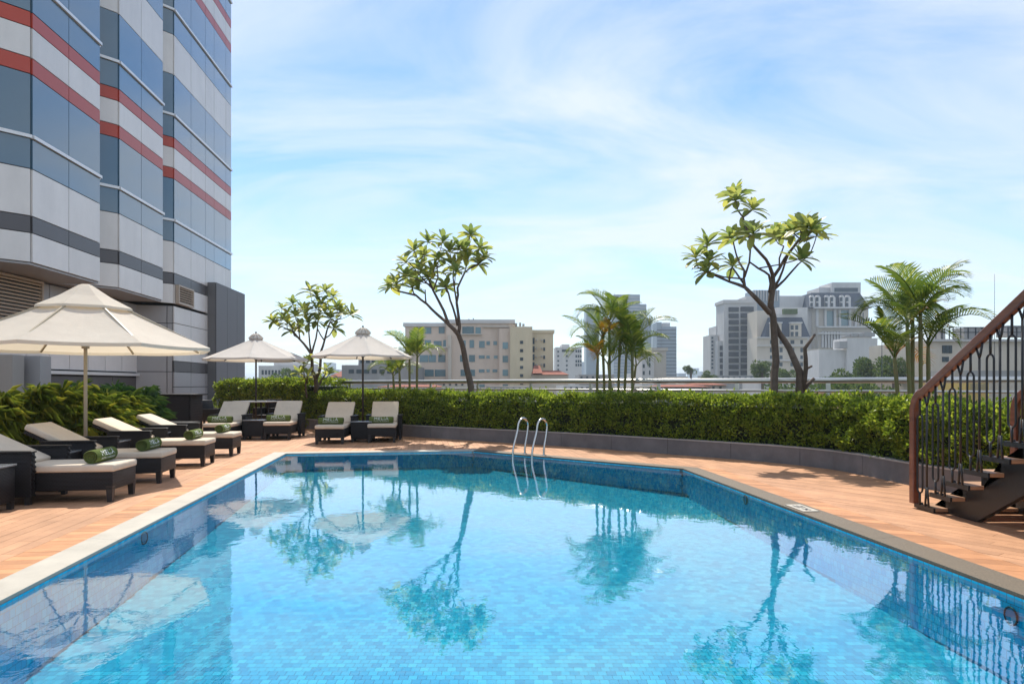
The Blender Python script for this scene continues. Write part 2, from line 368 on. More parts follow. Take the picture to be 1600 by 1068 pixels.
# water: clear, mirror-like at grazing angles
wm = bpy.data.materials.new('pool_water'); wm.use_nodes = True; t = wm.node_tree; t.nodes.clear()
o_ = N(t, 'ShaderNodeOutputMaterial'); tr = N(t, 'ShaderNodeBsdfTransparent'); tr.inputs[0].default_value = (.50, .95, 1, 1)
gl = N(t, 'ShaderNodeBsdfGlossy'); gl.inputs['Roughness'].default_value = .015; gl.inputs['Color'].default_value = (1, 1, 1, 1)
gm_ = N(t, 'ShaderNodeNewGeometry'); dt = N(t, 'ShaderNodeVectorMath', operation='DOT_PRODUCT'); ab = N(t, 'ShaderNodeMath', operation='ABSOLUTE')
om = N(t, 'ShaderNodeMath', operation='SUBTRACT', use_clamp=True); om.inputs[0].default_value = 1; pw = N(t, 'ShaderNodeMath', operation='POWER'); pw.inputs[1].default_value = 3.15
fr = N(t, 'ShaderNodeMath', operation='MULTIPLY_ADD'); fr.inputs[1].default_value = .97; fr.inputs[2].default_value = .02
t.links.new(gm_.outputs['Incoming'], dt.inputs[0]); t.links.new(dt.outputs['Value'], ab.inputs[0]); t.links.new(ab.outputs[0], om.inputs[1]); t.links.new(om.outputs[0], pw.inputs[0]); t.links.new(pw.outputs[0], fr.inputs[0])
mx = N(t, 'ShaderNodeMixShader')
tc = N(t, 'ShaderNodeTexCoord'); m1 = N(t, 'ShaderNodeMapping'); m1.inputs['Scale'].default_value = (1.0, .8, 1)
t.links.new(tc.outputs['Object'], m1.inputs[0])
n1 = N(t, 'ShaderNodeTexNoise'); n1.inputs['Scale'].default_value = 8; n1.inputs['Detail'].default_value = 3; n1.inputs['Distortion'].default_value = .4
n2 = N(t, 'ShaderNodeTexNoise'); n2.inputs['Scale'].default_value = 1.1; n2.inputs['Detail'].default_value = 2
t.links.new(m1.outputs[0], n1.inputs['Vector']); t.links.new(m1.outputs[0], n2.inputs['Vector'])
ml = N(t, 'ShaderNodeMath', operation='MULTIPLY'); t.links.new(n1.outputs['Fac'], ml.inputs[0]); t.links.new(n2.outputs['Fac'], ml.inputs[1])
bp = N(t, 'ShaderNodeBump'); bp.inputs['Strength'].default_value = .13; bp.inputs['Distance'].default_value = .012
t.links.new(ml.outputs[0], bp.inputs['Height']); t.links.new(bp.outputs[0], gl.inputs['Normal']); t.links.new(bp.outputs[0], dt.inputs[1])
t.links.new(fr.outputs[0], mx.inputs[0]); t.links.new(tr.outputs[0], mx.inputs[1]); t.links.new(gl.outputs[0], mx.inputs[2]); t.links.new(mx.outputs[0], o_.inputs[0])
wp = MB(); wp.add([(x, y, WZ) for x, y in POOL][::-1], [tuple(range(n))]); struct('water', wp, wm)

# coping slabs
cop = thing('pool_coping', 'stone edging around the pool, cream on the left and pebble grey on the right', 'pool edge', (0, 13.3, 0))
def slabs(i, m, step):
    a, b = Vector(POOL[i]), Vector(POOL[i+1]); c, d = Vector(COPE[i]), Vector(COPE[i+1]); L = (b-a).length; k = max(1, round(L/step))
    for q in range(k):
        t0 = q/k+(.0015/L if q else 0); t1 = (q+1)/k-(.0015/L if q < k-1 else 0)
        A = a.lerp(b, t0); B = a.lerp(b, t1); C_ = c.lerp(d, t0); D = c.lerp(d, t1)
        mb = MB(); mb.prism([tuple(B), tuple(A), tuple(C_), tuple(D)][::-1], -.12, .002); obj('coping_slab', mb, m, cop)
slabs(0, M['cream_stone'], 2.4); slabs(1, M['cream_stone'], 1.9); slabs(2, M['granite'], 2.2); slabs(3, M['granite'], 2.4)
near = MB(); near.prism([(COPE[0][0], NEAR-.27), (COPE[-1][0], NEAR-.27), (COPE[-1][0], NEAR-.002), (COPE[0][0], NEAR-.002)], -.12, .001); obj('coping_slab', near, M['cream_stone'], cop)

# deck: base slabs round the pool, boards on top
def ext(p, q, y): t = (y-p[1])/(q[1]-p[1]); return (p[0]+(q[0]-p[0])*t, y)
lb = lambda y: ext(BORD[0], BORD[1], y); rb = lambda y: ext(BORD[3], BORD[4], y)
lc = lambda y: ext(COPE[0], COPE[1], y); rc = lambda y: ext(COPE[3], COPE[4], y)
db = MB()
db.prism([(-16,-4), lc(-4), COPE[1], (-16,13.2)], -.3, -.012)
db.prism([(-16,13.2), COPE[1], COPE[2], COPE[3], (9,14), (9,30), (-16,30)], -.3, -.012)
db.prism([rc(-4), (9,-4), (9,14), COPE[3]], -.3, -.012)
db.prism([lc(-4), rc(-4), rc(NEAR-.27), lc(NEAR-.27)], -.3, -.012)
deck = struct('deck', db, M['grout'])
# boards
WALL = [(-11.4,24.9),(-6.27,20.4),(-2.70,17.2),(1.34,14.25),(3.56,12.25),(4.45,11.35),(4.9,10.65),(5.08,9.8),(5.14,8.8),(5.42,7.6),(5.75,6.4),(6.3,4.6),(6.9,1.0)]
boards = []
def lay(poly, ang, width, lens, seed):
    r = random.Random(seed); ca, sa = math.cos(ang), math.sin(ang)
    loc = [(x*ca+y*sa, -x*sa+y*ca) for x, y in poly]     # u along the board, v across
    v0 = min(p[1] for p in loc); v1 = max(p[1] for p in loc); u0 = min(p[0] for p in loc); u1 = max(p[0] for p in loc)
    v = v0
    while v < v1:
        u = u0-r.random()*lens
        while u < u1:
            q = [(u+.0015, v+.002), (u+lens-.0015, v+.002), (u+lens-.0015, v+width-.002), (u+.0015, v+width-.002)]
            for i in range(len(loc)):
                if len(q) < 3: break
                q = clip(q, loc[i], loc[(i+1)%len(loc)])
            if len(q) >= 3:
                a = sum(q[i][0]*q[(i+1)%len(q)][1]-q[(i+1)%len(q)][0]*q[i][1] for i in range(len(q)))/2
                if a > .004: boards.append(([(x*ca-y*sa, x*sa+y*ca) for x, y in q], r.uniform(-.0008,.0008)))
            u += lens
        v += width
ang_l = math.atan2(1, -.1366)
lay([(-8.6,1), lb(1), BORD[1], (-8.6,13.05)], ang_l, .125, 1.5, 1)
lay([(-12.6,13.05), BORD[1], BORD[2], (1.4,14.9), (-5.8,20.9), (-11.8,25.4), (-12.6,25.4)], ang_l, .125, 1.5, 2)
lay([BORD[2], BORD[3], (5.0,12.2), (1.4,14.9)], ang_l, .125, 1.5, 3)
lay([rb(1), (7.2,1), (7.2,9.5), (5.0,12.2), BORD[3]], math.atan2(.80,-.60), .125, 1.8, 4)
lay([(-8.6,-3), (8,-3), (8,NEAR-.28), (-8.6,NEAR-.28)], 0, .125, 1.5, 5)
lay([(-12.6,1), (-8.6,1), (-8.6,13.05), (-12.6,13.05)], ang_l, .125, 1.5, 6)
def inview(b):
    cx = sum(p[0] for p in b[0])/len(b[0]); cy = sum(p[1] for p in b[0])/len(b[0])
    if cy < 1: return -1
    px = 800+cx/cy*FPX
    area = abs(sum(b[0][i][0]*b[0][(i+1)%len(b[0])][1]-b[0][(i+1)%len(b[0])][0]*b[0][i][1] for i in range(len(b[0]))))
    return area/cy**3 if -60 < px < 1660 else -1
boards.sort(key=inview, reverse=True)
rest = MB()
for i, (q, dz) in enumerate(boards):
    if i < 298:
        c = Vector((sum(p[0] for p in q)/len(q), sum(p[1] for p in q)/len(q), 0))
        mb = MB(); mb.prism([(x-c.x, y-c.y) for x, y in q], -.012, 0)
        o = obj('board', mb, M['board'], deck, False); o.location = (c.x, c.y, dz)
    else: rest.prism(q, -.012, dz)
o = obj('far_boards', rest, M['board_far'], deck); o['kind'] = 'stuff'
def border(i, step):
    a, b = Vector(COPE[i]), Vector(COPE[i+1]); c, d = Vector(BORD[i]), Vector(BORD[i+1]); k = round((b-a).length/step)
    for q in range(k):
        t0 = q/k+.002/(b-a).length; t1 = (q+1)/k-.002/(b-a).length
        A = a.lerp(b, t0); B = a.lerp(b, t1); C_ = c.lerp(d, t0); D = c.lerp(d, t1)
        ctr = (A+B+C_+D)/4
        mb = MB(); mb.prism([tuple(p-ctr) for p in (A, B, D, C_)][::-1], -.012, 0)
        o = obj('border_board', mb, M['border'], deck, False); o.location = (ctr.x, ctr.y, rnd.uniform(-.001,.001))
border(0, .125); border(3, .17)
# notice plate set into the right coping
pl = thing('notice_plate', 'small white notice plate set in the grey pebble pool edge', 'sign', (0,0,0))
cpt = PX(1254, 794, 1387/193.0); dd = Vector((POOL[3][0]-POOL[4][0], POOL[3][1]-POOL[4][1], 0)).normalized(); az = math.atan2(dd.y, dd.x)
pl.location = (cpt.x-.01, cpt.y, .004); pl.rotation_euler = (0,0,az)
obj('plate', MB().box((0,0,.003), (.40,.17,.006)), M['cream_stone'], pl, False)
mk = MB()
for (x, y, sx, sy, r) in ((-.10,.0,.10,.02,.5),(-.10,.0,.10,.02,-.5),(.06,.03,.14,.014,0),(.06,-.005,.12,.014,0),(.05,-.04,.09,.014,0)): mk.box((x, y, .008), (sx, sy, .002), r)
obj('pictogram', mk, M['panel_dk'], pl, False)
# podium under the terrace
pod = MB(); pod.prism([(-30,-12),(14,-12),(14,6.65),(-8.2,23.5),(-11,26),(-30,30)], GZ, -1.2); struct('podium', pod, M['plaster'])

# ------------------------------------------------------------------ hotel tower on the left
tower = thing('hotel_tower', 'tall hotel tower of grey, red and blue glass panels with angled bays', 'building', (-12.5, 18, 0))
mX = lambda y: -10.96-.085*(y-15.53)
cd = Vector((.645,.764,0))
def P2(y): return Vector((mX(y), y, 0))
c1, e1, c2, e2, c3, e3 = [P2(y) for y in (15.53, 18.5, 19.56, 22.5, 23.4, 29.4)]
s1 = c1-cd*2.6; s2 = c2-cd*1.5; s3 = c3-cd*1.5
ZB = 4.08; ZT = 34.0
outline = [s1, c1, e1, s2, c2, e2, s3, c3, e3]
back = [Vector((-24, 29.4, 0)), Vector((-24, s1.y, 0))]
bodyp = [(p.x, p.y) for p in outline+back]
tb = MB(); tb.prism(bodyp[::-1], ZB, ZT); obj('tower_core', tb, M['joint'], tower)
# soffit lining a little below the core
so = MB(); so.prism([(p.x, p.y) for p in [s1, c1, e1, s2, c2, e2, s3, Vector((-14.5,22.3,0)), Vector((-14.5,s1.y,0))]][::-1], ZB-.05, ZB-.003); obj('soffit', so, M['panel_mid'], tower)
rows = [(4.08,4.75,'panel'),(4.75,5.13,'panel_dk'),(5.13,6.2,'panel'),(6.2,6.89,'panel_glass')]
base = 6.96; k = 0
while base < 33:
    if k % 2 == 0: seq = [(0,1.39,'panel_glass'),(1.39,1.76,'panel_red'),(1.76,2.45,'panel'),(2.45,2.80,'panel_red'),(2.80,3.53,'panel_glass')]
    else: seq = [(0,1.35,'panel_glass'),(1.35,2.72,'panel'),(2.72,3.53,'panel_glass')]
    rows += [(base+a, base+b, m) for a, b, m in seq]; base += 3.6; k += 1
upper = {}
def facade(a, b, cuts, rows, zsee, parent=tower, prd=.05):
    a = Vector(a); b = Vector(b); d = (b-a); L = d.length; d.normalize(); nn = Vector((d.y, -d.x, 0)); az = math.atan2(d.y, d.x); cuts = [0]+list(cuts)+[1]
    for (z0, z1, m) in rows:
        for i in range(len(cuts)-1):
            u0 = cuts[i]*L; u1 = cuts[i+1]*L; c = a+d*(u0+u1)/2+nn*prd/2; sz = (u1-u0-.022, prd, z1-z0-.022)
            mm = M[m]
            if z0 < zsee: piece('panel', mm, (c.x, c.y, (z0+z1)/2), sz, parent, az)
            else: upper.setdefault(m, MB()).box((c.x, c.y, (z0+z1)/2), sz, az)
    return d, nn, az
def strips(a, b, zsee):
    a = Vector(a); b = Vector(b); d = (b-a); L = d.length; az = math.atan2(d.y, d.x); d.normalize(); nn = Vector((d.y,-d.x,0)); c = (a+b)/2+nn*.05
    z = 6.925
    while z < ZT-1:
        if z < zsee: piece('metal_strip', M['strip'], (c.x, c.y, z), (L+.03, .11, .075), tower, az)
        else: upper.setdefault('strip', MB()).box((c.x, c.y, z), (L+.03, .11, .075), az)
        z += 3.6
for (a, b, cuts, zs) in ((s1, c1, [.35], 11), (c1, e1, [.495], 12), (e1, s2, [], 6), (s2, c2, [], 13), (c2, e2, [.47], 14.5), (e2, s3, [], 6), (s3, c3, [], 15.5), (c3, e3, [.25,.49,.65,.883], 19)):
    facade(a, b, cuts, rows, zs); strips(a, b, zs)
facade(e3, Vector((-24,29.4,0)), [.25,.5,.75], rows, 0); facade(Vector((-24,s1.y,0)), s1, [.12,.24,.36,.48,.60,.72,.84], rows, 0); strips(Vector((-24,s1.y,0)), s1, 0)
for m, mb in upper.items(): o = obj('upper_panels', mb, M[m], tower); o['kind'] = 'stuff'
# lower storey: recessed wall, cross wall, corner wall down to the deck
rX = lambda y: -12.67-.04*(y-23)
low = MB(); low.prism([(rX(8),8),(rX(23),23),(-11.62,23.38),(e3.x,e3.y),(-24,29.4),(-24,8)][::-1], -.2, ZB-.06); obj('lower_core', low, M['joint'], tower)
lrows = [(.02,.30,'plaster'),(.30,.66,'panel_dk'),(.66,1.23,'panel_mid'),(1.23,1.75,'panel_mid'),(1.75,2.12,'panel_dk'),(2.12,2.75,'panel'),(2.75,3.42,'panel'),(3.42,4.0,'panel')]
facade(Vector((-11.62,23.38,0)), e3, [.25,.49,.65,.883], lrows, 99)
facade(Vector((rX(23),23,0)), Vector((-11.62,23.38,0)), [.85], [(.02,1.0,'panel_mid'),(1.0,1.75,'panel_mid'),(1.75,3.4,'panel_mid'),(3.4,4.0,'panel_mid')], 99)
facade(Vector((rX(8),8,0)), Vector((rX(23),23,0)), [.12,.24,.36,.46,.55,.63,.69,.75,.81,.87,.935], [(1.72,2.65,'panel'),(2.65,4.0,'panel_mid')], 99)
facade(Vector((rX(8),8,0)), Vector((rX(23),23,0)), [.9], [(.02,1.55,'panel_dk')], 99, prd=.03)  # dark panels stand in for the shaded opening below the ledge
piece('ledge', M['strip'], ((rX(8)+rX(23))/2+.06, 15.5, 1.64), (15.0, .16, .09), tower, math.atan2(15, rX(23)-rX(8)))
# louvred vents
def louvre(a, b, z0, z1, nslat, mull):
    a = Vector(a); b = Vector(b); d = b-a; L = d.length; d.normalize(); nn = Vector((d.y,-d.x,0)); az = math.atan2(d.y, d.x); c = (a+b)/2
    v = piece('vent_back', M['joint'], (c.x+nn.x*.07, c.y+nn.y*.07, (z0+z1)/2), (L, .03, z1-z0), tower, az)
    for i in range(nslat):
        z = z0+(i+.5)*(z1-z0)/nslat; p = c+nn*.12; piece('slat', M['louver'], (p.x, p.y, z), (L-.06, .07, (z1-z0)/nslat*.42), tower, az, rx=.5)
    for t in [0]+mull+[1]:
        p = a+d*L*t+nn*.12; piece('vent_frame', M['louver'], (p.x, p.y, (z0+z1)/2), (.07, .11, z1-z0+.08), tower, az)
    for z in (z0-.02, z1+.02): p = c+nn*.12; piece('vent_frame', M['louver'], (p.x, p.y, z), (L+.05, .115, .06), tower, az)
louvre((rX(12.2),12.2,0), (rX(17.9),17.9,0), 2.7, 3.95, 14, [.38,.70])
lv = c3.lerp(e3, .02); lv2 = c3.lerp(e3, .24); louvre(lv, lv2, 4.14, 4.70, 7, [])
piece('column', M['plaster'], (-10.55, 14.3, .95), (.40,.40,1.95), tower, .1); piece('column', M['panel_mid'], (-10.4, 14.9, .95), (.42,.42,1.95), tower, .1)
# smooth grey block at the far end of the tower
cb = thing('service_block', 'plain dark grey clad service block at the end of the tower', 'building', (-13, 29, 0))
bx0 = MB(); bx0.prism([(-11.55,26.6),(-11.80,30.1),(-15,30.1),(-15,26.6)], -.2, 5.28); obj('body', bx0, M['joint'], cb)
a, b = Vector((-11.55,26.6,0)), Vector((-11.80,30.1,0))
facade(a, b, [.36,.70], [(0,5.3,'core')], 99, cb, .03); facade(Vector((-12.6,26.6,0)), a, [], [(0,5.3,'core')], 99, cb, .03)

# ------------------------------------------------------------------ planter, hedge, railing
planter = thing('planter_wall', 'low grey stone planter wall curving behind the pool under the hedge', 'planter', (0, 15.3, 0))
def polyat(poly, s):
    for i in range(len(poly)-1):
        a, b = Vector(poly[i]), Vector(poly[i+1]); L = (b-a).length
        if s <= L or i == len(poly)-2: return a+(b-a)*(s/L), (b-a).normalized()
        s -= L
def plen(poly): return sum((Vector(poly[i+1])-Vector(poly[i])).length for i in range(len(poly)-1))
WL = plen(WALL); s = 0
while s < WL-.1:
    s2_ = min(WL, s+1.25); a, d0 = polyat(WALL, s+.003); b, d1 = polyat(WALL, s2_-.003)
    mid, _ = polyat(WALL, (s+s2_)/2); nb = Vector((-(b-a).y, (b-a).x)).normalized()
    mb = MB(); q = [tuple(a), tuple(mid), tuple(b), tuple(b+nb*.12), tuple(mid+nb*.12), tuple(a+nb*.12)]
    mb.prism(q, -.01, .275); obj('wall_slab', mb, M['wall_slab'], planter)
    o1 = nb*-.012; q = [tuple(a+o1), tuple(mid+o1), tuple(b+o1), tuple(b+nb*.14), tuple(mid+nb*.14), tuple(a+nb*.14)]
    mb = MB(); mb.prism(q, .277, .297); obj('cap_stone', mb, M['wall_cap'], planter); s = s2_
RA, RB_ = (-8.05, 23.37), (13.2, 7.24)
bed = MB(); bed.prism([(x, y) for x, y in offset(WALL, [.10]*(len(WALL)-1))]+[(13.8,1.0),(13.8,6.7),(-8.2,23.4),(-11,26)], -.005, .23)
struct('planting_bed', bed, M['soil'])

def leaf_cloud(pts, size, seed, up=.5):
    """small bent leaves: four verts, two faces each"""
    r = random.Random(seed); mb = MB(); V = []; F = []
    for (p, nrm) in pts:
        d = Vector((r.gauss(0,1), r.gauss(0,1), r.gauss(0,1)+up)) + nrm*1.1; d.normalize()
        sdir = d.cross(Vector((r.gauss(0,1), r.gauss(0,1), r.gauss(0,1)))).normalized(); nn = sdir.cross(d)
        L = size*r.uniform(.65,1.35); wd = L*.27; b = len(V)
        m = p+d*L*.5+nn*L*.08
        V += [p, m+sdir*wd, p+d*L-nn*L*.06, m-sdir*wd]; F += [(b,b+1,b+2),(b,b+2,b+3)]
    mb.v = [tuple(v) for v in V]; mb.f = F; mb.sm = [False]*len(F); return mb
from mathutils import noise as mnoise
def hedge(name, label, poly, s0, s1, d0, d1, zb, ht, count, size, seed, m='hedge'):
    r = random.Random(seed); p0, _ = polyat(poly, (s0+s1)/2)
    th = thing(name, label, 'hedge', (p0.x, p0.y, zb)); pts = []; L = s1-s0
    core = MB(); k = int(L/.5)
    for i in range(k):
        a, da = polyat(poly, s0+L*(i+.0)/k); b, dbb = polyat(poly, s0+L*(i+1.0)/k); na = Vector((-da.y, da.x)); nb = Vector((-dbb.y, dbb.x))
        hh = ht-.17-.17*max(0, min(1, (s0+L*i/k-22.5)/4.0))
        core.prism([tuple(a+na*(d0+.16)), tuple(b+nb*(d0+.16)), tuple(b+nb*(d1-.14)), tuple(a+na*(d1-.14))], zb, hh)
    obj('twig_core', core, M['hedge_core'], th)
    for i in range(count):
        s = s0+L*r.random(); c, d = polyat(poly, s); nb = Vector((-d.y, d.x)); q = r.random()
        lump = mnoise.noise(Vector((s*1.1, seed, 0)))*.11+mnoise.noise(Vector((s*3.7, seed, 4)))*.08
        top = ht+lump-.17*max(0, min(1, (s-22.5)/4.0))
        dep = abs(r.gauss(0, .055))
        if q < .52:     # front
            z = zb+.02+(top-zb)*r.random()**.8; bul = .06*math.sin(math.pi*(z-zb)/(top-zb))+mnoise.noise(Vector((s*2.3, z*3.5, seed)))*.15+mnoise.noise(Vector((s*6, z*7, seed)))*.08
            if z > top-.15: bul -= (z-top+.15)**2*4
            if mnoise.noise(Vector((s*3.1, z*4.2, seed+20)))+.25*(top-z) > .42 and r.random() < .75: continue
            u = d0-bul+dep; nrm = Vector((-nb.x, -nb.y, .25))
        elif q < .92:   # top
            u = d0+(d1-d0)*r.random(); z = top-dep+mnoise.noise(Vector((s*2.5, u*3, seed+9)))*.10+mnoise.noise(Vector((s*7, u*7, seed+5)))*.05
            if r.random() < .12: z += r.uniform(.02,.13)*(.5+mnoise.noise(Vector((s*4,u*4,3.3))))
            nrm = Vector((0,0,1))
        else: u = d1-dep; z = zb+(top-zb)*r.random(); nrm = Vector((nb.x, nb.y, .2))
        p = c+nb*u; pts.append((Vector((p.x, p.y, z)), nrm))
    o = obj('foliage', leaf_cloud(pts, size, seed), M[m], th); o['kind'] = 'stuff'; return th
hedge('clipped_hedge', 'long clipped bright green hedge in the grey planter behind the pool', WALL, 6.9, WL-.2, .10, 1.0, .24, 1.08, 125000, .058, 11)
hedge('bushy_hedge', 'taller bushy hedge against the tower behind the round table', WALL, 1.2, 7.2, .02, 1.5, .0, 1.42, 30000, .075, 12)

rail = thing('steel_railing', 'round stainless steel railing running along the terrace edge behind the hedge', 'railing', (2, 15.7, .2))
def rail_at(t): return Vector((RA[0]+(RB_[0]-RA[0])*t, RA[1]+(RB_[1]-RA[1])*t, 0))
obj('top_rail', MB().tube([rail_at(0)+Vector((0,0,1.385)), rail_at(1)+Vector((0,0,1.385))], .052, 16), M['rail_steel'], rail)
obj('middle_rail', MB().tube([rail_at(0)+Vector((0,0,1.185)), rail_at(1)+Vector((0,0,1.185))], .026, 10), M['rail_steel'], rail)
RL = (rail_at(1)-rail_at(0)).length; raz = math.atan2(RB_[1]-RA[1], RB_[0]-RA[0]); k = int(RL/1.75)
for i in range(k+1): p = rail_at((i+.25)/(k+.6)); piece('post', M['rail_steel'], (p.x, p.y, .78), (.075, .02, 1.14), rail, raz)

# ------------------------------------------------------------------ loungers, towels, tables, umbrellas
GL = 'wicker sun loungers with cream cushions'
def make_lounger(label, loc, rz, ang, group=GL):
    """foot at local x=0, head towards +x"""
    t = thing('sun_lounger', label, 'lounger', loc, rz, group); W = .62
    b = MB(); b.rbox((.70,0,.235), (1.40,W,.20), .012, 2); obj('base', b, M['wicker'], t, False)
    for (x, y) in ((.035,W/2-.035),(.035,-W/2+.035),(1.36,W/2-.035),(1.36,-W/2+.035)):
        l = MB(); l.add([(x-.026,y-.026,.001),(x+.026,y-.026,.001),(x+.026,y+.026,.001),(x-.026,y+.026,.001),(x-.036,y-.036,.18),(x+.036,y-.036,.18),(x+.036,y+.036,.18),(x-.036,y+.036,.18)], [(3,2,1,0),(4,5,6,7),(0,1,5,4),(1,2,6,5),(2,3,7,6),(3,0,4,7)]); obj('leg', l, M['darkleg'], t, False)
    obj('seat_cushion', MB().rbox((.50,0,.378), (1.03,W+.015,.085), .03, 4), M['cushion'], t, False)
    hx, hz = .98, .36; L = .74; ca, sa = math.cos(ang), math.sin(ang)
    obj('backrest', MB().rbox((hx+ca*L/2+sa*.0, 0, hz+sa*L/2), (L,W,.05), .012, 2, ry=-ang), M['wicker'], t, False)
    obj('back_cushion', MB().rbox((hx+ca*(L/2+.01)-sa*.065, 0, hz+sa*(L/2+.01)+ca*.065), (L+.02,W+.015,.082), .03, 4, ry=-ang), M['cushion'], t, False)
    for s in (-1, 1):
        y = s*(W/2+.062)
        a = obj('armrest', MB().rbox((1.09,y,.325), (.62,.085,.48), .012, 2), M['wicker'], t, False)
        obj('arm_cap', MB().rbox((1.09,y,.575), (.64,.115,.022), .008, 2), M['wicker'], a, False)
        braid = MB()
        for i in range(9): braid.box((.778, y, .12+i*.052), (.012,.10,.018), 0, 0, .6)
        obj('braid', braid, M['wicker'], a, False)
        obj('arm_foot', MB().box((1.36,y,.045), (.05,.06,.09)), M['darkleg'], a, False)
        obj('arm_foot', MB().box((.83,y,.045), (.05,.06,.09)), M['darkleg'], a, False)
    return t
def text_mesh(s, size, sx=1.0):
    cu = bpy.data.curves.new('lettering', 'FONT'); cu.body = s; cu.size = size; cu.align_x = 'CENTER'; cu.resolution_u = 2; cu.space_character = 1.12
    o = bpy.data.objects.new('lettering_tmp', cu); COL.objects.link(o); dg = bpy.context.evaluated_depsgraph_get(); dg.update()
    me = o.evaluated_get(dg).to_mesh(); vs = [(v.co.x*sx, v.co.y) for v in me.vertices]; fs = [tuple(p.vertices) for p in me.polygons]
    o.to_mesh_clear(); bpy.data.objects.remove(o); bpy.data.curves.remove(cu); return vs, fs
TXT1 = text_mesh('MELI\u00c1', .088, 1.3); TXT2 = text_mesh('HOTELS & RESORTS', .032, 1.1)
def make_towel(label, loc, rz):
    """axis along local y, lettering on the foot side (-x) and up"""
    t = thing('rolled_towel', label, 'towel', loc, rz, 'rolled green towels on the loungers'); r = .078; Lh = .27; mb = MB()
    prof = []
    for i in range(33):
        a = 2*math.pi*i/32; prof.append((r*(1+.03*math.sin(3*a+1)), a))
    V = []; F = []; ys = [-Lh, -Lh+.012, -.11, .02, .14, Lh-.012, Lh]; sc_ = [.93, 1, 1.01, .985, 1.01, 1, .93]
    for y, k in zip(ys, sc_):
        for rr, a in prof[:-1]: V.append((rr*k*math.cos(a), y, r+rr*k*math.sin(a)*.97))
    for i in range(len(ys)-1):
        for j in range(32): F.append((i*32+j, i*32+(j+1)%32, (i+1)*32+(j+1)%32, (i+1)*32+j))
    F += [tuple(range(32)), tuple(6*32+j for j in range(32))[::-1]]
    mb.add(V, F, True); obj('roll', mb, M['towel'], t, False)
    for s in (-1, 1):
        sp = MB(); sp.tube([(.9*r*(1-i/44)*math.cos(i*.42), s*(Lh+.002), r+.9*r*(1-i/44)*math.sin(i*.42)) for i in range(42)], .0045, 5); obj('end_fold', sp, M['towel_dk'], t, False)
    for (vs, fs), mid in ((TXT1, R(4)), (TXT2, R(-26))):
        bm = bmesh.new(); vv = [bm.verts.new((x, y, 0)) for x, y in vs]
        for f in fs:
            try: bm.faces.new([vv[i] for i in f])
            except ValueError: pass
        V = []
        for v in bm.verts:
            a = mid+v.co.y/r; rr = r*1.035+.002; V.append((-rr*math.cos(a), -v.co.x, r+rr*math.sin(a)))
        bm.verts.index_update(); tm = MB().add(V, [[v.index for v in f.verts] for f in bm.faces]); bm.free()
        obj('lettering', tm, M['white_print'], t, False)
    return t
def make_table(label, loc, rz, s=.48, ht=.47):
    t = thing('wicker_side_table', label, 'side table', loc, rz, 'dark wicker side tables between the loungers')
    obj('body', MB().rbox((0,0,ht/2+.035), (s-.02,s-.02,ht-.09), .01, 2), M['wicker'], t, False)
    obj('top', MB().rbox((0,0,ht-.008), (s+.01,s+.01,.022), .006, 2), M['glassgrey'], t, False)
    for x in (-1,1):
        for y in (-1,1): obj('leg', MB().box((x*(s/2-.04), y*(s/2-.04), .04), (.05,.05,.078)), M['darkleg'], t, False)
    return t
def loc_on(loc, rz, x, y, z): return (loc[0]+math.cos(rz)*x-math.sin(rz)*y, loc[1]+math.sin(rz)*x+math.cos(rz)*y, z)
# left row: width runs along (-.15,.99); feet point to the pool
LRZ = math.pi+R(8.5)
row = [((-4.47,7.88),'nearest lounger of the left row, beside the pool edge','green rolled towel on the nearest lounger of the left row'),
       ((-4.68,9.31),'second lounger of the left row, just behind the nearest one','green rolled towel on the second lounger of the left row'),
       ((-4.945,11.18),'third lounger of the left row, further along the pool','green rolled towel on the third lounger of the left row'),
       ((-5.13,12.74),'farthest lounger of the left row, next to the dark cabinet','green rolled towel on the farthest lounger of the left row')]
for (x, y), l1, l2 in row:
    make_lounger(l1, (x, y, 0), LRZ+R(rnd.uniform(-1.3,1.3)), R(26+rnd.uniform(-2,2)))
    make_towel(l2, loc_on((x, y), LRZ, .25, 0, .420), LRZ)
front = [((-3.99,14.92), R(94), 'lounger facing the pool, left of the pair under the middle umbrella','green rolled towel on the lounger left of the pair under the middle umbrella'),
         ((-2.93,15.35), R(97), 'lounger facing the pool, right of the pair under the middle umbrella','green rolled towel on the lounger right of the pair under the middle umbrella'),
         ((-6.72,15.55), R(96), 'lounger by the dark cabinet, left of the pair before the round table','green rolled towel on the lounger left of the pair before the round table'),
         ((-5.56,16.15), R(97), 'lounger right of the pair standing before the round table','green rolled towel on the lounger right of the pair before the round table')]
for (x, y), rz, l1, l2 in front:
    make_lounger(l1, (x, y, 0), rz, R(37))
    make_towel(l2, loc_on((x, y), rz, .34, .03, .420), rz)
for (x, y, rz, l) in ((-5.42,6.92,LRZ,'dark wicker side table at the left picture edge before the nearest lounger'),
                      (-5.72,8.49,LRZ,'dark wicker side table between the first and second left loungers'),
                      (-6.02,10.15,LRZ,'dark wicker side table between the second and third left loungers'),
                      (-6.25,11.83,LRZ,'dark wicker side table between the third and fourth left loungers'),
                      (-3.44,15.72,R(4),'dark wicker side table between the pair under the middle umbrella'),
                      (-6.13,16.35,R(4),'dark wicker side table between the pair before the round table')):
    make_table(l, (x, y, 0), rz)
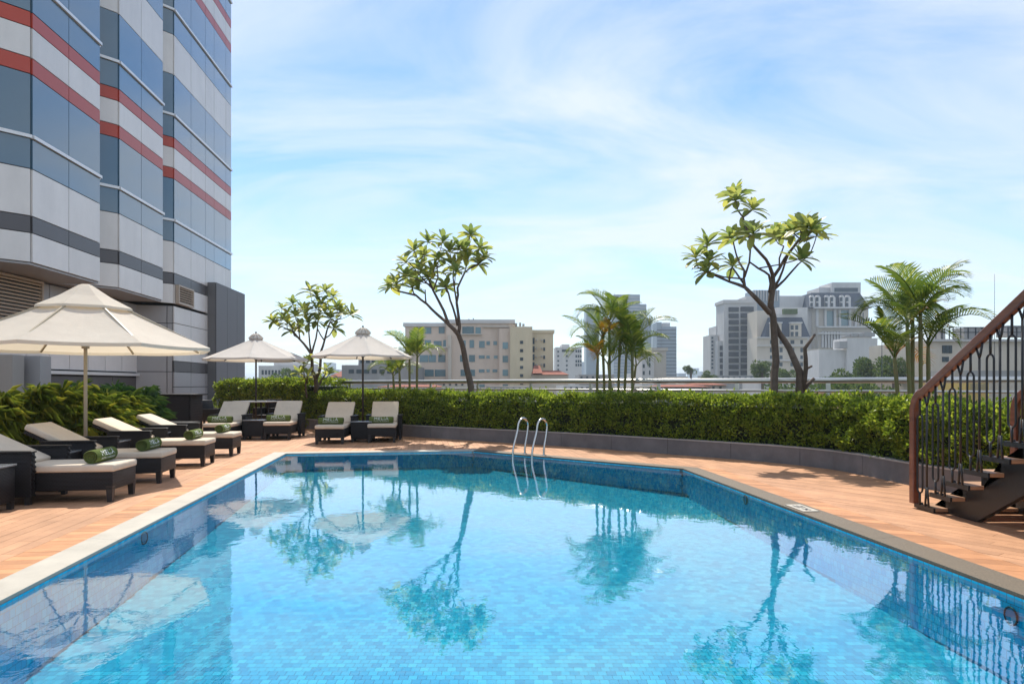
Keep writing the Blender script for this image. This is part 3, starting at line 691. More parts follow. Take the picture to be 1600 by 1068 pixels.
def make_umbrella(label, loc, r, zr, za, canopy, pole, style, rz=0.0):
    t = thing('parasol', label, 'umbrella', loc, rz); n = 8
    obj('base', MB().lathe([(.0,.0),(.28,.0),(.28,.05),(.06,.075),(.04,.30),(.0,.30)], n=20), M[pole], t, False)
    obj('pole', MB().tube([(0,0,.02),(0,0,za-.03)], .024, 10), M[pole], t, False)
    rc0 = .34*r if style == 'cap' else .10*r
    def surf(f, a, q):   # f 0 apex..1 rim; q 0 at rib..1 mid panel
        z = za+(zr-za)*(f**(.84 if style == 'cap' else .93)); rad = r*f*(1-.0761*q*1.0)
        return Vector((rad*math.cos(a), rad*math.sin(a), z-.02*q*f*(1-f)*4*r*.3-.012*q*f))
    c = MB(); NU = 6; NV = 7; f0 = .02 if style != 'cap' else .30
    for k in range(n):
        V = []
        for i in range(NV+1):
            f = f0+(1-f0)*i/NV
            for j in range(NU+1):
                u = j/NU; a = 2*math.pi*(k+u)/n; q = 1-abs(2*u-1)
                # straight chord between ribs
                a0 = 2*math.pi*k/n; a1 = 2*math.pi*(k+1)/n; p0 = surf(f, a0, 0); p1 = surf(f, a1, 0); p = p0.lerp(p1, u); p.z -= .05*r*f*(1-f)*4*u*(1-u)+.03*f*4*u*(1-u)*.5; V.append(p)
        c.add(V, [(i*(NU+1)+j, i*(NU+1)+j+1, (i+1)*(NU+1)+j+1, (i+1)*(NU+1)+j) for i in range(NV) for j in range(NU)], False)
        # hem
        rim = V[-(NU+1):]; c.add([p for p in rim]+[p-Vector((0,0,.045)) for p in rim], [(j, j+1, NU+2+j, NU+1+j) for j in range(NU)], False)
    cn_ = obj('canopy', c, M[canopy], t, False)
    if style == 'cap':
        cp = MB(); prof = [(.05,za+.02),(.09,za+.005),(.20*r,za-(za-zr)*.20+.01),(.37*r,za-(za-zr)*.40+.03),(.375*r,za-(za-zr)*.40-.005)]
        for k in range(n):
            V = []
            for (pr, pz) in prof:
                for j in range(3): u = j/2; p0 = Vector((pr*math.cos(2*math.pi*k/n), pr*math.sin(2*math.pi*k/n), pz)); p1 = Vector((pr*math.cos(2*math.pi*(k+1)/n), pr*math.sin(2*math.pi*(k+1)/n), pz)); V.append(p0.lerp(p1, u))
            cp.add(V, [(i*3+j, i*3+j+1, (i+1)*3+j+1, (i+1)*3+j) for i in range(len(prof)-1) for j in range(2)])
        cp.lathe([(.0,za+.024),(.052,za+.02)], n=8); obj('vent_cap', cp, M[canopy], t, False)
    else:
        cp = MB(); cp.lathe([(.0,za+.10),(.05,za+.085),(.13,za-.005),(.17,za-.05),(.165,za-.075),(.13,za-.035)], n=16)
        obj('vent_cap', cp, M[canopy], t, False)
        for k in range(8):
            a = 2*math.pi*(k+.5)/8; s_ = MB(); s_.tube([(.05*math.cos(a),.05*math.sin(a),za+.08),(.12*math.cos(a),.12*math.sin(a),za+.035),(.185*math.cos(a),.185*math.sin(a),za-.03),(.17*math.cos(a),.17*math.sin(a),za-.075)], .016, 6); obj('gathered_fold', s_, M['canopy_white'], t, False)
        obj('finial', MB().lathe([(0,za+.15),(.02,za+.13),(.028,za+.105),(.02,za+.085)], n=10), M['glassgrey'], t, False)
    hub = za-(za-zr)*.28
    obj('hub', MB().lathe([(.0,zr-.02),(.05,zr-.02),(.05,zr+.05),(.0,zr+.05)], n=12), M[pole], t, False)
    for k in range(n):
        a = 2*math.pi*k/n; d = Vector((math.cos(a), math.sin(a), 0))
        A = surf(.04, a, 0)-Vector((0,0,.03)); B = surf(.985, a, 0)-Vector((0,0,.03)); rb_ = obj('rib', MB().beam(A, B, .022, .026), M[pole], t, False)
        m_ = surf(.52, a, 0)-Vector((0,0,.045)); obj('strut', MB().beam(Vector((0,0,zr+.02))+d*.04, m_, .02, .022), M[pole], rb_, False)
    return t
make_umbrella('large cream parasol with a two tier canopy and beige pole at left', (-6.12,9.80,0), 1.70, 1.84, 2.72, 'canopy_cream', 'beige_pole', 'cap', R(8))
make_umbrella('white parasol standing through the round table beside the tower', (XP(400,18.5),18.5,0), 1.36, 2.00, 2.60, 'canopy_white', 'dark_pole', 'vent', R(14))
make_umbrella('white parasol behind the pair of loungers facing the pool', (XP(567,16.6),16.6,0), 1.21, 2.0, 2.60, 'canopy_white', 'dark_pole', 'vent', R(20))
# round table with wicker chairs under the far umbrella
tb_ = thing('round_table', 'round pale topped table around the far parasol pole', 'table', (XP(399,18.5),18.5,0))
obj('table_top', MB().lathe([(.045,.835),(.57,.835),(.585,.85),(.57,.868),(.045,.868)], n=40, smooth=False), M['tabletop'], tb_, False)
for k in range(4): a = R(45+90*k); obj('leg', MB().tube([(.40*math.cos(a),.40*math.sin(a),0),(.34*math.cos(a),.34*math.sin(a),.835)], .022, 8), M['darkleg'], tb_, False)
def chair(label, loc, rz):
    t = thing('wicker_chair', label, 'chair', loc, rz, 'wicker chairs at the round table')
    obj('seat', MB().rbox((0,0,.40), (.54,.54,.10), .02, 2), M['wicker'], t, False)
    obj('backrest', MB().rbox((.27,0,.64), (.06,.54,.50), .02, 2, ry=.14), M['wicker'], t, False)
    for s in (-1,1): obj('armrest', MB().rbox((.02,s*.28,.50), (.50,.06,.30), .015, 2), M['wicker'], t, False)
    for x in (-.22,.22):
        for y in (-.22,.22): obj('leg', MB().box((x,y,.18), (.045,.045,.36)), M['darkleg'], t, False)
chair('dark wicker chair left of the round table beside the tower wall', (XP(338,18.8),18.8,0), R(172))
chair('dark wicker chair behind the round table by the hedge', (XP(418,19.6),19.55,0), R(70))
# cabinet near the tower
cab = thing('towel_cabinet', 'dark cabinet with overhanging top at the end of the lounger row', 'cabinet', (-8.55,17.2,0), R(-3))
obj('body', MB().bx(-.62,.62,-.3,.3,.05,1.04), M['wicker'], cab, False); obj('top', MB().rbox((.03,0,1.06), (1.42,.72,.035), .008, 2), M['darkleg'], cab, False)
obj('plinth', MB().bx(-.58,.58,-.26,.26,.001,.05), M['darkleg'], cab, False)
for x in (-.31,.31): d_ = obj('door', MB().bx(x-.295,x+.295,-.325,-.302,.10,1.0), M['wicker'], cab, False); obj('knob', MB().lathe([(0,0),(.012,.0),(.012,.02),(0,.02)], (x*.1,-.335,.6), 8), M['steel'], d_, False)
bn = thing('wicker_bench', 'low dark wicker box standing in front of the dark cabinet', 'bench', (XP(283,15.4),15.4,0), R(-2))
obj('body', MB().rbox((0,0,.24), (.62,.40,.40), .012, 2), M['wicker'], bn, False); obj('top', MB().rbox((0,0,.455), (.66,.43,.03), .01, 2), M['wicker'], bn, False)
for x in (-.27,.27): obj('leg', MB().box((x,0,.02), (.05,.34,.038)), M['darkleg'], bn, False)

# pool ladder
lad = thing('pool_ladder', 'pair of bent stainless steel handrails rising from the far pool edge', 'ladder', (.15,12.7,0))
u_ = Vector((POOL[3][0]-POOL[2][0], POOL[3][1]-POOL[2][1], 0)).normalized(); v_ = Vector((-u_.y, u_.x, 0))
if v_.y < 0: v_ = -v_
def ladder_rail(px):
    # on the pool edge P2-P3 where the pixel column meets it
    for k in range(1000):
        p = Vector((POOL[2][0], POOL[2][1], 0)).lerp(Vector((POOL[3][0], POOL[3][1], 0)), k/1000)
        if 800+p.x/p.y*FPX >= px: break
    pts = [p-v_*.22+Vector((0,0,-.36)), p-v_*.20+Vector((0,0,-.05)), p-v_*.20+Vector((0,0,.12)), p-v_*.06+Vector((0,0,.45))]
    for i in range(9):
        a = math.pi*(.93-i*.115); pts.append(p+v_*(.10+.15*math.cos(a))+Vector((0,0,.52+.155*math.sin(a))))
    pts += [p+v_*.20+Vector((0,0,.30)), p+v_*.15+Vector((0,0,.14)), p+v_*.15+Vector((0,0,0))]
    # smooth
    for _ in range(2):
        q = [pts[0]]
        for i in range(len(pts)-1): q += [pts[i].lerp(pts[i+1],.25), pts[i].lerp(pts[i+1],.75)]
        q.append(pts[-1]); pts = q
    o = obj('handrail', MB().tube(pts, .021, 10), M['steel'], lad)
    e = p+v_*.15; obj('flange', MB().lathe([(.021,.018),(.045,.010),(.045,.003)], (e.x, e.y, 0), 14), M['steel'], o)
    return p
lp = [ladder_rail(x) for x in (812, 842)]
for z in (-.16, -.32):
    a, b = lp[0]-v_*.21, lp[1]-v_*.21; obj('step', MB().beam((a.x,a.y,z), (b.x,b.y,z), .08, .025), M['steel'], lad)

# ------------------------------------------------------------------ staircase at right
SX0, SX1, SY, GO, RI, NS = 4.27, 5.30, 7.20, .262, .152, 15
st = thing('garden_staircase', 'open black iron staircase with wooden treads at the right edge', 'staircase', (4.8, 6.0, 0))
ty = lambda k: SY-GO*k; tz = lambda k: .035+RI*k
for k in range(NS):
    mb = MB(); mb.rbox((( SX0+SX1)/2, ty(k)-GO/2-.02, tz(k)), (SX1-SX0, GO+.055, .036), .006, 2); tr_ = obj('tread', mb, M['tread_wood'], st)
    for x in (SX0-.012, SX1+.012): obj('edge_bar', MB().box((x, ty(k)-GO/2-.02, tz(k)), (.02, GO+.07, .046)), M['iron'], tr_)
    for dy_ in (.05, .15): obj('bolt', MB().lathe([(0,.02),(.014,.018),(.016,0)], (SX0+.02, ty(k)-dy_, tz(k)+.018), 8), M['iron'], tr_)
for x in (SX0+.16, SX1-.16):
    pts = []
    for k in range(NS): pts += [(ty(k)-.01, tz(k)-.02), (ty(k+1)-.01, tz(k)-.02)]
    low_ = [(ty(NS)-.01, tz(NS)-.02-.42), (ty(2.75), .0), (ty(0)-.01, .0)]
    poly = pts+low_
    mb = MB(); n_ = len(poly); V = [(x-.03, a, max(.0, b)) for a, b in poly]+[(x+.03, a, max(.0, b)) for a, b in poly]
    F = [(i, (i+1)%n_, n_+(i+1)%n_, n_+i) for i in range(n_)]
    # triangulate the side plates with bmesh
    bm = bmesh.new(); vv = [bm.verts.new(p) for p in V]
    for f in F: bm.faces.new([vv[i] for i in f])
    for off in (0, n_):
        f = bm.faces.new([vv[off+i] for i in range(n_)]); bmesh.ops.triangulate(bm, faces=[f])
    me = bpy.data.meshes.new('stringer'); bm.to_mesh(me); bm.free(); me.materials.append(M['iron']); link('stringer', me, st)
land = MB(); land.rbox((4.79, ty(NS)-.65, tz(NS)), (1.10,1.25,.06), .008, 2); obj('landing', land, M['tread_wood'], st)
for (x, y) in ((4.3, ty(NS)-1.2), (5.28, ty(NS)-1.2), (4.3, ty(NS)-.15), (5.28, ty(NS)-.15)): obj('landing_post', MB().box((x, y, tz(NS)/2-.02), (.07,.07,tz(NS)-.03)), M['iron'], st)
slope = RI/GO
RH = 1.12
for (x, lab) in ((SX0-.02, 'p'), (SX1+.02, 'w')):
    # wooden rail: newel rising from the first tread, bend, then up the slope
    hz_ = lambda y: tz(0)+RH+(SY-y)*slope
    y0 = SY+.02
    pts = [(y0, .055), (y0, .50), (y0, 1.02)]
    for i in range(1, 7):
        f = i/6; pts.append((y0-.17*(f**1.7), 1.02+.20*(1-(1-f)**1.7)))
    yb, zb_ = pts[-1]; yE = ty(NS)-.1
    pts.append((yE, zb_+(yb-yE)*slope))
    V = []; F = []; wv_, dp = .062, .085
    for i, (y, z) in enumerate(pts):
        if i == 0: d = Vector((0, pts[1][0]-y, pts[1][1]-z))
        elif i == len(pts)-1: d = Vector((0, y-pts[i-1][0], z-pts[i-1][1]))
        else: d = Vector((0, pts[i+1][0]-y, pts[i+1][1]-z)).normalized()+Vector((0, y-pts[i-1][0], z-pts[i-1][1])).normalized()
        d.normalize(); nn = Vector((0, d.z, -d.y)); p = Vector((x, y, z))
        for (sx, sy) in ((-.8,-1),(.8,-1),(1,-.75),(1,.75),(.8,1),(-.8,1),(-1,.75),(-1,-.75)): V.append(p+Vector((sx*wv_/2,0,0))+nn*sy*dp/2)
    for i in range(len(pts)-1):
        for k in range(8): F.append((i*8+k, i*8+(k+1)%8, (i+1)*8+(k+1)%8, (i+1)*8+k))
    F += [tuple(range(8))[::-1], tuple((len(pts)-1)*8+k for k in range(8))]
    hr = obj('handrail', MB().add(V, F, False), M['rail_wood'], st)
    under = lambda y: zb_+(yb-y)*slope-.045 if y < yb else 1.16
    for k in range(NS):
        yl = ty(k)-.085; ys_ = ty(k)-.205; z0 = tz(k)+.018
        # long loop on a stem
        zt = min(under(yl), under(yl)); zl0 = z0+.17; zl1 = zt-.22; hw = .045; r = .0095
        lp_ = []
        for i in range(9): a = math.pi*i/8; lp_.append((x, yl+hw*math.cos(a), zl1+hw*math.sin(a)))
        for i in range(9): a = math.pi+math.pi*i/8; lp_.append((x, yl+hw*math.cos(a), zl0+hw*math.sin(a)))
        lp_.append(lp_[0])
        b_ = MB(); b_.tube(lp_, r, 6, cap=False); b_.tube([(x,yl,zl1+hw),(x,yl,zt)], r*1.15, 6); b_.tube([(x,yl,z0),(x,yl,zl0-hw)], r*1.15, 6); obj('loop_baluster', b_, M['iron'], st)
        zt = under(ys_); b_ = MB(); b_.tube([(x,ys_,z0+.13),(x,ys_,zt-.10)], r*1.1, 6)
        for s in (-1,1):
            b_.tube([(x,ys_,zt-.115),(x,ys_+s*.018,zt-.075),(x,ys_+s*.042,zt-.005-s*.042*slope)], r*1.1, 6)
            b_.tube([(x,ys_+s*.008,z0+.20),(x,ys_+s*.030,z0)], r*1.1, 6)
        obj('forked_baluster', b_, M['iron'], st)

# ------------------------------------------------------------------ frangipani trees
def leaf_mesh(name, bend, m):
    mb = MB(); V = []; F = []; st_ = [(0,.02),(.12,.07),(.35,.15),(.6,.20),(.82,.155),(.95,.06),(1,.0)]
    for i, (x, wd) in enumerate(st_):
        z = -bend*x*x; V += [(x,-wd,z+wd*.28),(x,0,z),(x,wd,z+wd*.28)]
    for i in range(len(st_)-1):
        b = i*3; F += [(b,b+3,b+4,b+1),(b+1,b+4,b+5,b+2)]
    mb.add(V, F, True); return mb.mesh(name, m)
LEAF = [leaf_mesh('leaf', b, M['frangi']) for b in (.10,.25,.42)]
def frangipani(label, Y, base, trunks, tips, r0, leaf, nleaf, seed, extra=()):
    """trunks: polylines of pixel points (x, y, radius) in the plane at depth Y; tips: rosette pixel points"""
    r = random.Random(seed); b0 = PX(base[0], base[1], Y); t = thing('frangipani_tree', label, 'tree', (b0.x, b0.y, .22))
    nodes = []
    def dep(px, py): return .55*math.sin(px*.071+seed)*max(0, min(1, (base[1]-py)/150.0))
    for pl_ in trunks:
        pts = [PX(x, y, Y+dep(x, y)) for x, y, _ in pl_]; rs = [q for _, _, q in pl_]
        # subdivide
        P_ = [pts[0]]; Q_ = [rs[0]]
        for i in range(len(pts)-1):
            for f in (.5, 1): P_.append(pts[i].lerp(pts[i+1], f)+(Vector((r.gauss(0,.012), r.gauss(0,.012), 0)) if f < 1 else Vector((0,0,0)))); Q_.append(rs[i]+(rs[i+1]-rs[i])*f)
        obj('limb' if nodes else 'trunk', MB().tube(P_, Q_, 8), M['bark'], t); nodes += list(zip(P_, Q_))
    cr_ = thing('crown', None, None, (0,0,0)); cr_.parent = t; cr_.location = (0,0,1.5)
    for (px, py) in tips:
        tip = PX(px, py, Y+dep(px, py)*1.2+r.uniform(-.35,.35))
        best = min(nodes, key=lambda n: (n[0]-tip).length+ (2.0 if n[0].z > tip.z-.12 else 0)); A, ra = best
        d = tip-A; ln = d.length; side = Vector((r.gauss(0,.3), r.gauss(0,.3), 0))*ln*.2
        path = [A, A.lerp(tip,.35)+Vector((d.x*.16, d.y*.16, -abs(d.z)*.06))+side, A.lerp(tip,.72)+Vector((d.x*.08,d.y*.08,-.01))+side*.6, tip]
        rr = min(ra*.75, r0*.36); obj('branch', MB().tube(path, [rr, rr*.85, rr*.75, rr*.72], 6), M['bark'], cr_); nodes.append((path[1], rr*.8))
        ax = (tip-path[2]).normalized()*.6+Vector((0,0,.8)); ax.normalize()
        x_ = ax.cross(Vector((r.random(), r.random(), .2))).normalized(); y_ = ax.cross(x_); a = r.random()*6
        for i in range(nleaf):
            a += 2.4; f = i/nleaf; pol = R(22+80*f+r.uniform(-10,10)); dv = ax*math.cos(pol)+(x_*math.cos(a)+y_*math.sin(a))*math.sin(pol)
            dv.normalize(); L = leaf*r.uniform(.75,1.15)*(1.05-.25*(1-f))
            z_ = (ax-dv*ax.dot(dv)); z_ = z_.normalized() if z_.length > .05 else x_; yv = z_.cross(dv)
            mt = Matrix((( dv.x,yv.x,z_.x),(dv.y,yv.y,z_.y),(dv.z,yv.z,z_.z))).to_4x4()
            o = bpy.data.objects.new('leaf', LEAF[r.randrange(3)]); COL.objects.link(o); o.parent = cr_
            o.matrix_local = Matrix.Translation(tip-ax*.05*f-wloc(cr_)) @ mt @ Matrix.Diagonal((L, L*r.uniform(.85,1.1), L, 1))
    return t
def zt(o, s, l): return [(o[0]+x/s, o[1]+y/s)+tuple(q) for x, y, *q in l]
O3, S3 = (1060,270), 2.885
frangipani('tall frangipani tree with two crossing trunks behind the right of the hedge', 12.7, (1209,632),
    [zt(O3,S3,[(430,1045,.085),(432,960,.075),(440,850,.07),(430,700,.066),(415,600,.062),(422,540,.06),(425,460,.04),(395,390,.028),(340,330,.024),(330,290,.02)]),
     zt(O3,S3,[(552,1045,.085),(548,900,.07),(500,790,.06),(452,720,.055),(420,640,.045)]),
     zt(O3,S3,[(556,985,.05),(575,880,.042),(570,790,.036),(615,728,.022)]),
     zt(O3,S3,[(565,980,.04),(613,925,.028)]), zt(O3,S3,[(574,890,.03),(603,870,.018)]),
     zt(O3,S3,[(410,630,.05),(345,560,.04),(300,515,.034),(230,490,.024),(165,462,.02),(110,440,.016)]),
     zt(O3,S3,[(300,515,.026),(297,440,.020),(262,372,.016),(247,310,.014)]), zt(O3,S3,[(298,470,.02),(325,340,.014)]), zt(O3,S3,[(295,500,.02),(248,432,.016)]),
     zt(O3,S3,[(410,540,.03),(408,460,.022),(360,430,.018),(318,400,.014)]),
     zt(O3,S3,[(428,470,.035),(480,385,.028),(530,320,.024),(555,275,.02)]), zt(O3,S3,[(430,520,.03),(470,440,.02),(495,370,.018),(520,330,.016)]),
     zt(O3,S3,[(432,525,.028),(480,480,.022),(540,412,.016)]), zt(O3,S3,[(335,320,.02),(300,235,.017),(268,170,.014)]), zt(O3,S3,[(455,440,.018),(475,330,.014)])],
    zt(O3,S3,[(258,118),(250,95),(335,160),(338,268),(300,275),(240,290),(130,318),(78,378),(140,392),(128,440),(245,415),(430,285),(460,275),(545,240),(580,240),(625,275),(600,250),(550,385),(520,270)]),
    .085, .36, 17, 3)
O2, S2 = (580,340), 3.559
frangipani('slender leaning frangipani tree in front of the beige apartment building', 16.9, (738,622),
    [zt(O2,S2,[(562,1010,.085),(555,940,.08),(530,830,.075),(515,740,.066),(485,650,.058),(430,592,.045),(370,540,.036),(310,480,.032),(250,432,.028),(150,408,.02)]),
     zt(O2,S2,[(432,595,.04),(405,520,.034),(345,405,.028),(318,340,.022),(300,270,.018)]),
     zt(O2,S2,[(485,652,.045),(487,560,.036),(475,470,.03),(480,390,.026),(520,305,.022),(575,265,.016)]),
     zt(O2,S2,[(480,600,.03),(455,500,.026),(430,420,.022),(405,370,.018)]), zt(O2,S2,[(345,405,.024),(372,330,.018),(360,240,.014)]),
     zt(O2,S2,[(345,400,.022),(260,310,.016),(210,250,.013)]), zt(O2,S2,[(475,470,.022),(455,330,.016),(460,250,.013)]), zt(O2,S2,[(305,480,.02),(300,400,.014)]),
     zt(O2,S2,[(515,320,.016),(548,200,.012),(548,110,.010)])],
    zt(O2,S2,[(108,378),(140,365),(185,315),(230,385),(190,245),(238,180),(275,290),(318,130),(295,205),(398,128),(375,225),(345,290),(435,185),(490,165),(415,385),(455,260),(535,225),(552,90),(605,165),(625,215),(600,255),(470,300),(245,335),(320,330),(520,180)]),
    .085, .38, 15, 5)
O1, S1 = (300,430), 3.56
frangipani('bushy frangipani tree between the two white parasols', 20.2, (494,612),
    [zt(O1,S1,[(690,650,.07),(688,575,.065),(668,530,.05),(665,440,.045),(622,380,.034),(565,315,.026),(510,290,.018)]),
     zt(O1,S1,[(690,570,.055),(712,520,.042),(715,430,.034),(740,350,.028),(768,260,.02)]), zt(O1,S1,[(664,440,.032),(690,350,.024),(700,260,.018),(705,180,.014)]),
     zt(O1,S1,[(664,440,.03),(650,320,.02),(655,250,.016)]), zt(O1,S1,[(735,360,.02),(700,300,.016)]), zt(O1,S1,[(765,265,.016),(830,235,.012)]), zt(O1,S1,[(600,350,.02),(585,260,.015)])],
    zt(O1,S1,[(448,252),(500,180),(505,240),(560,155),(575,225),(600,290),(560,300),(640,205),(655,80),(690,110),(740,85),(720,155),(785,115),(805,180),(770,235),(830,205),(885,215),(790,290),(690,245),(645,262),(742,205),(530,265),(615,190),(690,180)]),
    .07, .38, 14, 8)
frangipani('low leafy frangipani shoots at the foot of the bushy tree', 20.0, (500,618),
    [zt(O1,S1,[(640,680,.03),(632,600,.026),(640,560,.02)]), zt(O1,S1,[(690,640,.03),(720,580,.022),(745,545,.018)]), zt(O1,S1,[(640,600,.02),(622,540,.016),(622,510,.014)])],
    zt(O1,S1,[(622,490),(600,540),(645,560),(745,525),(765,545),(650,470)]), .04, .36, 10, 9)

# ------------------------------------------------------------------ palms
def frond_mesh(name, droop, m, seed, npair=27):
    """unit-length feather frond rising along +x and bending down"""
    r = random.Random(seed); mb = MB(); pts = []; x = z = 0.0; el = R(68); ds = 1/24
    for i in range(25):
        pts.append(Vector((x, 0, z))); x += math.cos(el)*ds; z += math.sin(el)*ds; el -= droop/24*(.5+1.0*i/24)
    mb.tube(pts[::3], [.014*(1-.8*i/8) for i in range(9)], 5)
    for i in range(npair):
        f = .16+.84*i/(npair-1); k = min(23, int(f*24)); u = f*24-k; p = pts[k].lerp(pts[k+1], u) if k < 24 else pts[24]
        d = (pts[min(24,k+1)]-pts[k]).normalized(); L = .36*math.sin(math.pi*(.10+.83*f))**.8*r.uniform(.85,1.1); up = Vector((-d.z,0,d.x))
        for s in (-1,1):
            side = Vector((0,s,0)); q = (side*.80+d*(.42+.35*f)+up*.42); q.normalize()
            wv2 = d*.0145+up*.004; a = p; m_ = p+q*L*.55; e = p+q*L-Vector((0,0,L*.22*r.uniform(.6,1.4)))+d*.03
            mb.add([a-wv2*.5, a+wv2*.5, m_+wv2, m_-wv2, e], [(0,1,2,3),(3,2,4)], False)
    return mb.mesh(name, m)
FR = [frond_mesh('frond', R(d), M['palm_leaf'], i) for i, d in enumerate((55,85,110,135))]; FY = frond_mesh('frond', R(135), M['palm_yellow'], 9); FU = frond_mesh('frond', R(30), M['palm_leaf'], 10)
def palm(label, Y, base, stems, flen, seed, yellow=1):
    r = random.Random(seed); t = thing('areca_palm', label, 'palm', (XP(base, Y), Y, .22), 0, 'feathery palms behind the hedge')
    for si, (bx_, tx, ty_, nf) in enumerate(stems):
        yo = Y+r.uniform(-.25,.25); A = Vector((XP(bx_, yo), yo, .2)); B = PX(tx, ty_, yo+r.uniform(-.1,.1)); H = (B-A).length
        mid = A.lerp(B,.5)+Vector((r.uniform(-.04,.04), r.uniform(-.04,.04), 0))
        obj('stem', MB().tube([A, A.lerp(mid,.5), mid, mid.lerp(B,.6), B], [.036,.032,.029,.032,.022], 8), M['palm_stem'], t)
        a0 = r.random()*6
        for i in range(nf):
            me = FU if i == 0 else FR[r.randrange(4)]
            if i == nf-1 and si < yellow: me = FY
            o = bpy.data.objects.new('frond', me); COL.objects.link(o); o.parent = t
            a = a0+i*2.4+r.uniform(-.25,.25); L = flen*r.uniform(.8,1.12)*(.8 if i == 0 else 1)
            o.location = B-Vector((0,0,.03*i))-wloc(t); o.rotation_euler = (r.uniform(-.2,.2), R(0 if i < 2 else r.uniform(0,22)), a); o.scale = (L,L,L)
palm('tall feathery palm clump next to the staircase handrail', 10.6, 1420, [(1408,1397,548,6),(1420,1417,498,6),(1431,1426,486,6),(1437,1438,474,7),(1446,1450,530,5)], 1.0, 21, 2)
palm('dense feathery palm clump in the middle of the hedge', 15.2, 960, [(937,934,552,5),(945,941,520,5),(951,952,500,5),(966,970,502,5),(979,979,545,5),(983,988,532,5),(960,950,565,4),(984,994,568,4)], 1.05, 22, 2)
palm('small feathery palm clump right of the white middle parasol', 18.2, 632, [(616,614,582,5),(626,624,576,5),(643,640,548,8),(648,652,552,6)], .85, 23, 0)

# cane palms along the tower side of the loungers
def fan_cloud(n, rad, h, seed, fin=9, L=.42):
    r = random.Random(seed); V = []; F = []; mb = MB()
    for i in range(n):
        a = r.random()*6.283; q = math.sqrt(r.random()); z = h*(.22+.78*r.random()**.75)*(1+.16*math.sin(a*3+seed)*q); rr = rad*q*(1.05-.45*(z/h)**2); p = Vector((rr*math.cos(a), rr*math.sin(a), z))
        d = Vector((math.cos(a)*.9+r.gauss(0,.35), math.sin(a)*.9+r.gauss(0,.35), .35+r.gauss(0,.35))).normalized(); sd = d.cross(Vector((0,0,1))).normalized(); up = sd.cross(d)
        for k in range(fin):
            f = (k/(fin-1)-.5)*2.9; v = (d*math.cos(f)+sd*math.sin(f)); l = L*r.uniform(.7,1.15)*(1-.18*abs(f)); wv3 = (v.cross(up)).normalized()*.0075
            m_ = p+v*l*.55+up*.02; e = p+v*l-Vector((0,0,l*r.uniform(.15,.5))); b = len(V); V += [p, m_+wv3, e, m_-wv3]; F += [(b,b+1,b+2),(b,b+2,b+3)]
    mb.v = [tuple(v) for v in V]; mb.f = F; mb.sm = [False]*len(F); return mb
def cane(label, x, y, rad, h, n, seed, dark=False):
    r = random.Random(seed); t = thing('cane_palm', label, 'plant', (x, y, 0), 0, 'cane palms along the tower')
    for k in range(9): a = r.random()*6.28; q = rad*.5*r.random(); obj('stem', MB().tube([(q*math.cos(a), q*math.sin(a), 0), (q*1.25*math.cos(a), q*1.25*math.sin(a), h*.8)], [.014,.009], 6), M['bamboo_stem'], t, False)
    o = obj('foliage', fan_cloud(n, rad, h, seed), M['cane_leaf_dk' if dark else 'cane_leaf'], t, False); o['kind'] = 'stuff'
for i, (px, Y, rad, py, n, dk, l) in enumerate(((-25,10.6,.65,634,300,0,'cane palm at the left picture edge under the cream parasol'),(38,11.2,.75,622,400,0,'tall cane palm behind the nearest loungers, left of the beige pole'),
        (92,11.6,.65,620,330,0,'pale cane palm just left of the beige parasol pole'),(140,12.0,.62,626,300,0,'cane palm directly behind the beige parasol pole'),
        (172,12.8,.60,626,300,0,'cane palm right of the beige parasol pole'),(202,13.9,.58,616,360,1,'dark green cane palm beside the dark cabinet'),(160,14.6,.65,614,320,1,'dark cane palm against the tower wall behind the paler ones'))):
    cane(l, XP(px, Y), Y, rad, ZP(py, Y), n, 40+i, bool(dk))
gb = MB(); gb.prism([(-8.9,8.6),(-7.0,9.6),(-7.0,14.8),(-9.6,15.4)], -.005, .03); struct('plant_bed', gb, M['soil'])

# ------------------------------------------------------------------ city
def cm(name, c, **k): return mat(name, c, .85, spec=.1, var=k.get('var',.09), vscale=k.get('vs',.5), stretch=(1,1,.25))
C1 = cm('pink_plaster', (.62,.51,.42)); C2 = cm('yellow_plaster', (.62,.54,.38)); C3 = cm('white_plaster', (.54,.53,.52)); C4 = cm('cream_stone_front', (.52,.47,.40)); C5 = cm('grey_concrete', (.30,.30,.30), var=.15)
C6 = cm('slate_roof', (.075,.09,.12)); C7 = cm('red_tile_roof', (.26,.10,.07), var=.2, vs=1.5); C8 = cm('weathered_concrete', (.42,.39,.35), var=.25, vs=.25); C9 = mat('tower_glass', (.20,.25,.30), .4, spec=.25); C10 = cm('pale_grey_front', (.45,.445,.44))
C11 = mat('dark_band_glass', (.035,.04,.05), .35, spec=.25, objrand=.12)
def bld(name, label, Y, blocks, depth=14, cat='building'):
    """blocks: (px0, px1, pytop, material, depth offset) facing the terrace"""
    x0 = XP((blocks[0][0]+blocks[0][1])/2, Y); t = thing(name, label, cat, (x0, Y+depth/2, GZ))
    for (a, b, top, m, dy_) in blocks:
        y = Y+dy_; mb = MB(); mb.bx(XP(a, y), XP(b, y), y, y+depth, GZ, ZP(top, y)); obj('wall', mb, m, t)
    t['Y'] = Y; return t
def wins(t, rects, m=None, dy=0.0, name='window', prd=.10):
    Y = t['Y']+dy
    for (a, b, c, d) in rects:
        x0, x1, z1, z0 = XP(a, Y), XP(b, Y), ZP(c, Y), ZP(d, Y); piece(name, m or M['win'], ((x0+x1)/2, Y-prd/2+.02, (z0+z1)/2), (x1-x0, prd, z1-z0), t)
def zr_(o, s, l): return [(o[0]+a/s, o[0]+b/s, o[1]+c/s, o[1]+d/s) for a, b, c, d in l]
